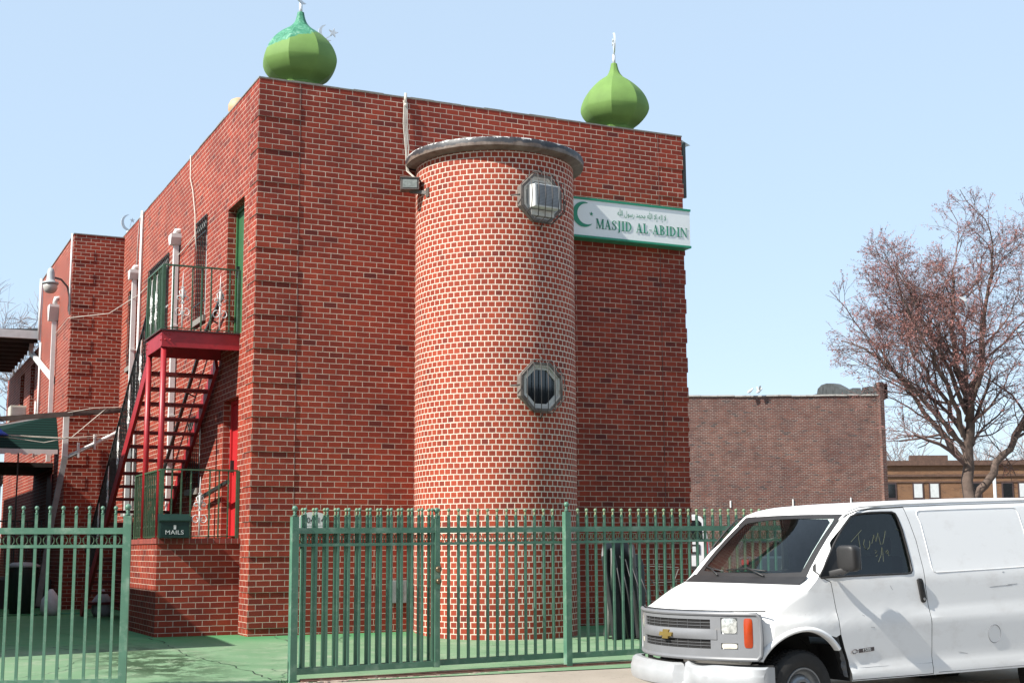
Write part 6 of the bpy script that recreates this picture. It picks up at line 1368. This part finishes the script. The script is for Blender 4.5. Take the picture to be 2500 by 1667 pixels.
t = thing('tan_building', 'low tan brick building with dark cornice and white window blinds far right', 'building', (56, 46, 0))
a_ = Vector((51.0, 48.52, 0)); dT = Vector((59.68-51.7, 44.43-48.19, 0)).normalized(); Lt = 26; nT = Vector((dT.y, -dT.x, 0))
MT2 = frame(a_, dT, (0, 0, 1), nT)
b = MB(); lay = b.bm.loops.layers.uv.new('UVMap')
def tface(x0, x1, z0, z1, d=0.0):
    f = b.face([MT2 @ Vector(p) for p in ((x0, z0, d), (x1, z0, d), (x1, z1, d), (x0, z1, d))])
    for l, uv in zip(f.loops, ((x0, z0), (x1, z0), (x1, z1), (x0, z1))): l[lay].uv = uv
tface(0, Lt, -.6, 6.25); b.box(0, Lt, 0, 6.25, -8, -.01, MT2)
b.build('wall', m_brick_tan, t, recalc=False)
b = MB(); b.box(-.1, Lt, 6.10, 6.40, .0, .22, MT2); b.box(-.1, Lt, 5.42, 5.56, .0, .10, MT2); b.box(-.1, Lt, 5.06, 5.14, .0, .06, MT2)
b.box(2.6, 4.9, 6.40, 6.72, -.3, .1, MT2); b.build('cornice', plain('dark_cornice', (.09, .05, .035, 1), .8, var=.3), t)
for x_, w_, m_, lb in ((.85, .75, 0, 0), (2.45, .55, 0, 0), (3.0, .0, 0, 0), (2.75, .5, 1, 0), (3.75, .5, 1, 0), (6.1, .7, 0, 0), (8.2, .55, 0, 0), (9.2, .5, 1, 0), (11, .6, 0, 0), (13, .6, 1, 0)):
    if w_ < .1 or x_ == 2.45: continue
    b = MB(); b.box(x_-.08, x_+w_+.08, 3.5, 5.05, .0, .05, MT2); o = b.build('window', plain('dark_frame', (.05, .03, .03, 1), .7) if 'dark_frame' not in bpy.data.materials else bpy.data.materials['dark_frame'], t)
    b = MB(); b.box(x_, x_+w_, 4.15, 4.98, .05, .06, MT2); b.build('blind' if m_ else 'pane', m_whitegrey if m_ else m_glass_dark, o)
# parked vehicles in the lot
def car_profile(name, label, prof_, width, org, rz, mat, parts, cat):
    T = thing(name, label, cat, org, 'vehicles parked in the lot behind', rz)
    b = MB(); M = frame((0, 0, 0), (0, 1, 0), (0, 0, 1), (1, 0, 0)); b.prism(prof_, M, -width/2, width/2); b.build('body', mat, T, world=False, bevel=.07)
    return T
# rear of a white passenger van: x across, y away from the camera
m_bgvan = plain('white_vehicle_paint', (.60, .60, .61, 1), .35, var=.04)
T = thing('parked_van', 'white van seen from behind beyond the right fence beside the brick corner', 'van', (17.48, 16.80, .0), 'vehicles parked in the lot behind', R(-25.2))
b = MB(); pr = [(-.92, .55), (-.93, 1.15), (-.90, 1.30), (-.80, 1.95), (-.70, 2.12), (-.50, 2.19), (.50, 2.19), (.70, 2.12), (.80, 1.95), (.90, 1.30), (.93, 1.15), (.92, .55)]
b.prism(pr, frame((0, 0, 0), (1, 0, 0), (0, 0, 1), (0, 1, 0)), 0, 4.6); b.build('body', m_bgvan, T, world=False, bevel=.05)
for s_ in (-1, 1):
    b = MB(); b.prism([(s_*.08, 1.45), (s_*.72, 1.45), (s_*.68, 1.95), (s_*.60, 2.02), (s_*.08, 2.02)], frame((0, 0, 0), (1, 0, 0), (0, 0, 1), (0, 1, 0)), -.012, .03); b.build('rear_window', m_glass_dark, T, world=False)
    b = MB(); b.box(s_*.80-.05, s_*.80+.06, -.02, .05, 1.02, 1.42); b.build('tail_light', plain('tail_red', (.35, .02, .03, 1), .3) if s_ < 0 else bpy.data.materials['tail_red'], T, world=False)
    b = MB(); b.lathe([(.18, 0), (.36, .02), (.37, .2), (.2, .22)], n=24, M=Matrix.Translation((s_*.72, .75, .36)) @ Matrix.Rotation(R(90), 4, 'Y') @ Matrix.Translation((0, 0, -.11))); b.build('wheel', m_tyre, T, world=False)
    b = MB(); b.box(s_*.95, s_*1.16, 2.9, 3.0, 1.35, 1.62); b.build('door_mirror', m_bgvan, T, world=False, bevel=.03)
b = MB(); b.box(-.95, .95, -.14, .02, .45, .66); b.build('rear_bumper', m_vblack, T, world=False, bevel=.03)
b = MB(); b.box(.10, .62, -.03, .0, 1.02, 1.30); b.build('licence_holder', m_vblack, T, world=False)
b = MB(); b.box(.20, .52, -.04, -.031, 1.08, 1.24); b.build('licence_plate', m_whitegrey, T, world=False)
b = MB(); b.box(-.9, .9, .02, 4.5, .25, .55); b.build('underbody', m_inner, T, world=False)
T = thing('parked_car', 'dark parked saloon car beyond the fence, mostly hidden by the white cargo van', 'car', (19.55, 15.2, .0), 'vehicles parked in the lot behind', R(-25.2))
b = MB(); pr = [(-.88, .3), (-.9, .75), (-.86, .92), (-.64, 1.34), (-.5, 1.42), (.5, 1.42), (.64, 1.34), (.86, .92), (.9, .75), (.88, .3)]
b.prism(pr, frame((0, 0, 0), (1, 0, 0), (0, 0, 1), (0, 1, 0)), .6, 2.4); b.box(-.9, .9, -.4, 3.9, .3, .93); b.build('body', plain('dark_car_paint', (.03, .035, .04, 1), .25, var=.1), T, world=False, bevel=.06)
b = MB(); b.box(-.62, .62, .58, .6, .98, 1.34); b.build('rear_window', m_glass_dark, T, world=False)
for s_ in (-1, 1):
    b = MB(); b.box(s_*.75-.1, s_*.75+.1, -.43, -.39, .7, .85); b.build('tail_light', bpy.data.materials['tail_red'], T, world=False)
    b = MB(); b.lathe([(.15, 0), (.31, .02), (.32, .2), (.2, .22)], n=20, M=Matrix.Translation((s_*.78, .3, .31)) @ Matrix.Rotation(R(90), 4, 'Y') @ Matrix.Translation((0, 0, -.11))); b.build('wheel', m_tyre, T, world=False)
# pale street light pole
t = thing('light_pole', 'thin pale pole standing before the tan building', 'pole', (39.45, 26.3, 0)); b = MB(); b.tube([(39.45, 26.3, -.3), (39.45, 26.3, 4.62)], .07, 8); b.build('pole', m_whitegrey, t)
# gulls on the warehouse coping
for px, py, lb in ((29.86, 30.55, 'small white bird perched on the warehouse coping, left of the pair'), (30.22, 30.40, 'small white bird with raised wings on the warehouse coping, right of the pair')):
    t = thing('bird', lb, 'bird', (px, py, 7.77), 'birds on the warehouse coping')
    b = MB(); b.bm.clear(); b.lathe([(.008, -.17), (.04, -.10), (.065, 0), (.05, .09), (.028, .13)], (0, 0, .14), 10, M=Matrix.Rotation(R(60), 4, 'Y')); b.ball((.13, 0, .24), .042, 8, 6); b.tube([(.16, 0, .235), (.205, 0, .225)], [.012, .002], 4); b.tube([(0, .02, .08), (0, .02, 0)], .006, 3); b.tube([(0, -.02, .08), (0, -.02, 0)], .006, 3)
    if 'raised' in lb:
        for s_ in (-1, 1): b.face([(-.05, s_*.04, .18), (.06, s_*.04, .19), (.03, s_*.14, .38), (-.06, s_*.12, .34)])
    b.build('body', m_white, t, world=False)

# ================================================================== trees
def grow_tree(seed, base, height, spread, label, twig_mat, bark, name='bare_tree', levels=4, buds=True, limbs=None, nkids=(6, 6, 6, 6), trunk_r=.22, bud_size=.05, group=None, seglen=1.0, up=.25, twig_r=.006, env=None, nb=(4, 7), cutp=False):
    rnd = random.Random(seed); T = thing(name, label, 'tree', base, group)
    tb, cb, bb = MB(), MB(), MB()
    def outside(p):
        if not env: return False
        c_, r_ = env
        if cutp and p[0] < -.5 and p[2] < 7.3-(p[0]+BX-19.3)*1.9: return True
        return sum(((p[k]-c_[k])/r_[k])**2 for k in range(3)) > 1
    def path(p, d, L, r0, r1, n, wob, trop, free=False):
        pts, rr = [p.copy()], [r0]
        for i in range(n):
            if not free and outside(p) and i and len(pts) > 2: break
            d = (d+Vector((rnd.gauss(0, wob), rnd.gauss(0, wob), rnd.gauss(0, wob*.7)+trop/n))).normalized(); p = p+d*(L/n); pts.append(p.copy()); rr.append(r0+(r1-r0)*(i+1)/n)
        return pts, rr, d
    def rec(p, d, L, r, lv):
        if lv and outside(p): return
        n = {0: 7, 1: 6, 2: 5, 3: 4}.get(lv, 3)
        pts, rr, dn = path(p, d, L, r, r*.42 if lv < levels else r*.5, n, .13+.03*lv, up if lv < 3 else .05, free=(lv == 0))
        (tb if lv < 2 else cb).tube(pts, rr, {0: 8, 1: 6, 2: 4}.get(lv, 3), caps=False)
        if lv >= levels:
            if buds:
                for _ in range(rnd.randint(*nb)):
                    q = rnd.choice(pts[1:]).lerp(pts[-1], rnd.random()*.6)+Vector((rnd.gauss(0, .03), rnd.gauss(0, .03), rnd.gauss(0, .03))); s_ = bud_size*rnd.uniform(.5, 1.25)
                    a, c_ = Vector((rnd.gauss(0, 1), rnd.gauss(0, 1), rnd.gauss(0, 1))).normalized(), Vector((rnd.gauss(0, 1), rnd.gauss(0, 1), rnd.gauss(0, 1))).normalized()
                    bb.face([q-a*s_*.6, q+c_*s_*.25, q+a*s_*.6])
            return
        k = nkids[min(lv, len(nkids)-1)]
        for j in range(k):
            f = .25+.75*(j+rnd.random()*.8)/k if lv else .45+.55*(j+rnd.random()*.6)/k
            f = min(f, .999); x = f*(len(pts)-1); i = int(x); q = pts[i].lerp(pts[i+1], x-i); ax = (pts[i+1]-pts[i]).normalized()
            o = ax.orthogonal().normalized(); o.rotate(Matrix.Rotation(rnd.uniform(0, 6.283), 3, ax)); ang = R(rnd.uniform(24, 58)); nd = (ax*math.cos(ang)+o*math.sin(ang)).normalized()
            rec(q, nd, L*rnd.uniform(.50, .72)*(1.12-.35*f), max(twig_r, rr[i]*rnd.uniform(.42, .6)), lv+1)
        if lv: rec(pts[-1], dn, L*.6, rr[-1], lv+1)
    if limbs:
        for pts, r0, r1 in limbs:
            P = [Vector(q) for q in pts]; n = len(P); r0, r1 = r0*.8, r1*.7; rr = [r0+(r1-r0)*i/(n-1) for i in range(n)]
            fine = []; fr = []
            for i in range(n-1):
                for s_ in range(4): t_ = s_/4; fine.append(P[i].lerp(P[i+1], t_)+Vector((rnd.gauss(0, .04), rnd.gauss(0, .04), rnd.gauss(0, .03)))); fr.append(rr[i]+(rr[i+1]-rr[i])*t_)
            fine.append(P[-1]); fr.append(rr[-1]); tb.tube(fine, fr, 8, caps=False)
            Lt_ = sum((c-a).length for a, c in zip(P, P[1:]))
            for j in range(nkids[0]):
                f = .30+.70*(j+rnd.random())/nkids[0]; x = min(.999, f)*(len(fine)-1); i = int(x); q = fine[i]; ax = (fine[i+1]-fine[i]).normalized()
                o = ax.orthogonal().normalized(); o.rotate(Matrix.Rotation(rnd.uniform(0, 6.283), 3, ax)); ang = R(rnd.uniform(28, 62)); nd = (ax*math.cos(ang)+o*math.sin(ang)+Vector((0, 0, .1))).normalized()
                rec(q, nd, Lt_*rnd.uniform(.34, .52)*(1.15-.5*f), max(twig_r, fr[i]*.5), 2)
            rec(fine[-1], (fine[-1]-fine[-3]).normalized(), Lt_*.4, fr[-1], 2)
    else: rec(Vector((0, 0, 0)), Vector((0, 0, 1)), height*.5, trunk_r, 0)
    tb.build('trunk', bark, T, world=False, recalc=False); o = cb.build('branches', twig_mat, T, world=False, recalc=False)
    if buds: bb.build('crown', m_bud, T, world=False, recalc=False)
    return T
m_bud = plain('reddish_buds', (.27, .115, .10, 1), .8, var=.35, scale=3)
m_bark = plain('grey_brown_bark', (.105, .075, .060, 1), .9, var=.35, scale=6, bump=.01)
m_twig = plain('twig_brown', (.13, .085, .075, 1), .9, var=.25)
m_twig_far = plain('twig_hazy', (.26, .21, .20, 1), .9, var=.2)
BX, BY = 22.7, 9.9
def L_(*p): return [(x-BX, y-BY, z) for x, y, z in p]
limbs = [
 (L_((22.7, 9.9, -.1), (22.65, 9.9, 1.6), (22.5, 9.98, 3.0), (22.62, 9.94, 4.2), (22.6, 9.93, 5.3)), .26, .15),
 (L_((22.62, 9.94, 5.2), (22.35, 10.05, 6.3), (22.2, 9.8, 7.6), (22.3, 9.9, 8.8)), .13, .04),
 (L_((22.62, 9.94, 5.2), (22.96, 9.77, 6.0), (23.3, 9.9, 7.2), (23.4, 9.6, 8.7), (23.45, 9.5, 9.6)), .13, .03),
 (L_((22.55, 9.98, 3.4), (21.8, 10.3, 4.5), (21.0, 10.8, 5.8), (20.2, 11.0, 6.9)), .11, .03),
 (L_((22.5, 9.98, 4.2), (21.6, 9.6, 5.5), (20.9, 9.6, 6.7), (20.1, 9.5, 7.8)), .10, .03),
 (L_((22.62, 9.94, 2.4), (23.2, 9.6, 3.4), (23.96, 9.3, 4.3), (24.6, 9.2, 5.9), (25.0, 9.1, 7.4)), .16, .05),
 (L_((23.96, 9.3, 4.3), (24.1, 8.6, 5.6), (24.0, 8.3, 7.0), (24.2, 8.4, 8.3)), .10, .035),
 (L_((24.2, 9.25, 4.8), (25.4, 9.5, 5.6), (26.2, 9.4, 6.6)), .09, .03),
 (L_((22.6, 9.94, 3.9), (22.9, 11.0, 5.2), (22.6, 11.8, 6.6), (22.5, 12.2, 7.6)), .10, .035),
 (L_((22.55, 9.94, 4.6), (22.2, 8.9, 5.8), (21.8, 8.3, 7.2)), .09, .03),
 (L_((22.55, 9.98, 3.8), (21.6, 10.1, 4.7), (20.6, 10.4, 5.9), (19.8, 10.8, 6.6)), .09, .03),
 (L_((22.6, 9.94, 4.8), (21.8, 9.9, 6.3), (21.2, 10.1, 7.6), (20.9, 10.3, 8.4)), .09, .03),
 (L_((22.75, 9.9, 2.0), (24.2, 9.0, 2.6), (25.6, 8.6, 3.0), (27.0, 8.2, 3.3)), .15, .06),
]
grow_tree(7, (BX, BY, 0), 10, 4, 'large spreading tree with reddish spring buds behind the white cargo van', m_twig, m_bark, 'budding_tree', levels=4, limbs=limbs, nkids=(10, 6, 6, 7), bud_size=.075, up=.12, env=((.55, -.2, 7.0), (4.4, 4.0, 3.9)), nb=(7, 12), cutp=True)
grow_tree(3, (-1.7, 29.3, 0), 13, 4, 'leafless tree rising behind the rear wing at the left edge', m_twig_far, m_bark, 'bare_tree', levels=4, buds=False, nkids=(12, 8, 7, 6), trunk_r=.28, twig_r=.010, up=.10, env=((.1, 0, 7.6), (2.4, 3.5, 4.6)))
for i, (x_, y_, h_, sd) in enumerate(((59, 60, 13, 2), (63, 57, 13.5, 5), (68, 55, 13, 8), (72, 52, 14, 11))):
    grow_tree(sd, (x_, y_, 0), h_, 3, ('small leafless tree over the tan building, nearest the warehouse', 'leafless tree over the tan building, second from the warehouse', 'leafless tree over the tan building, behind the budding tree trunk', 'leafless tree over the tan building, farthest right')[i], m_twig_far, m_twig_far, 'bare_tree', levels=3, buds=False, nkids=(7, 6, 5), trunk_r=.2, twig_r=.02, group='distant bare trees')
t = thing('plastic_bag', 'white plastic bag caught high in the budding tree', 'bag', (17.64, 4.63, 6.72))
b = MB(); b.face([(-.16, 0, .10), (.05, .02, .12), (.10, .0, .04), (.0, -.03, .0)]); b.face([(.05, .02, .12), (.13, .04, .10), (.12, .02, -.22), (.0, -.02, -.02)]); b.face([(-.16, 0, .10), (-.02, .1, .04), (.12, .02, -.2)]); b.build('film', m_white, t, world=False, recalc=False)
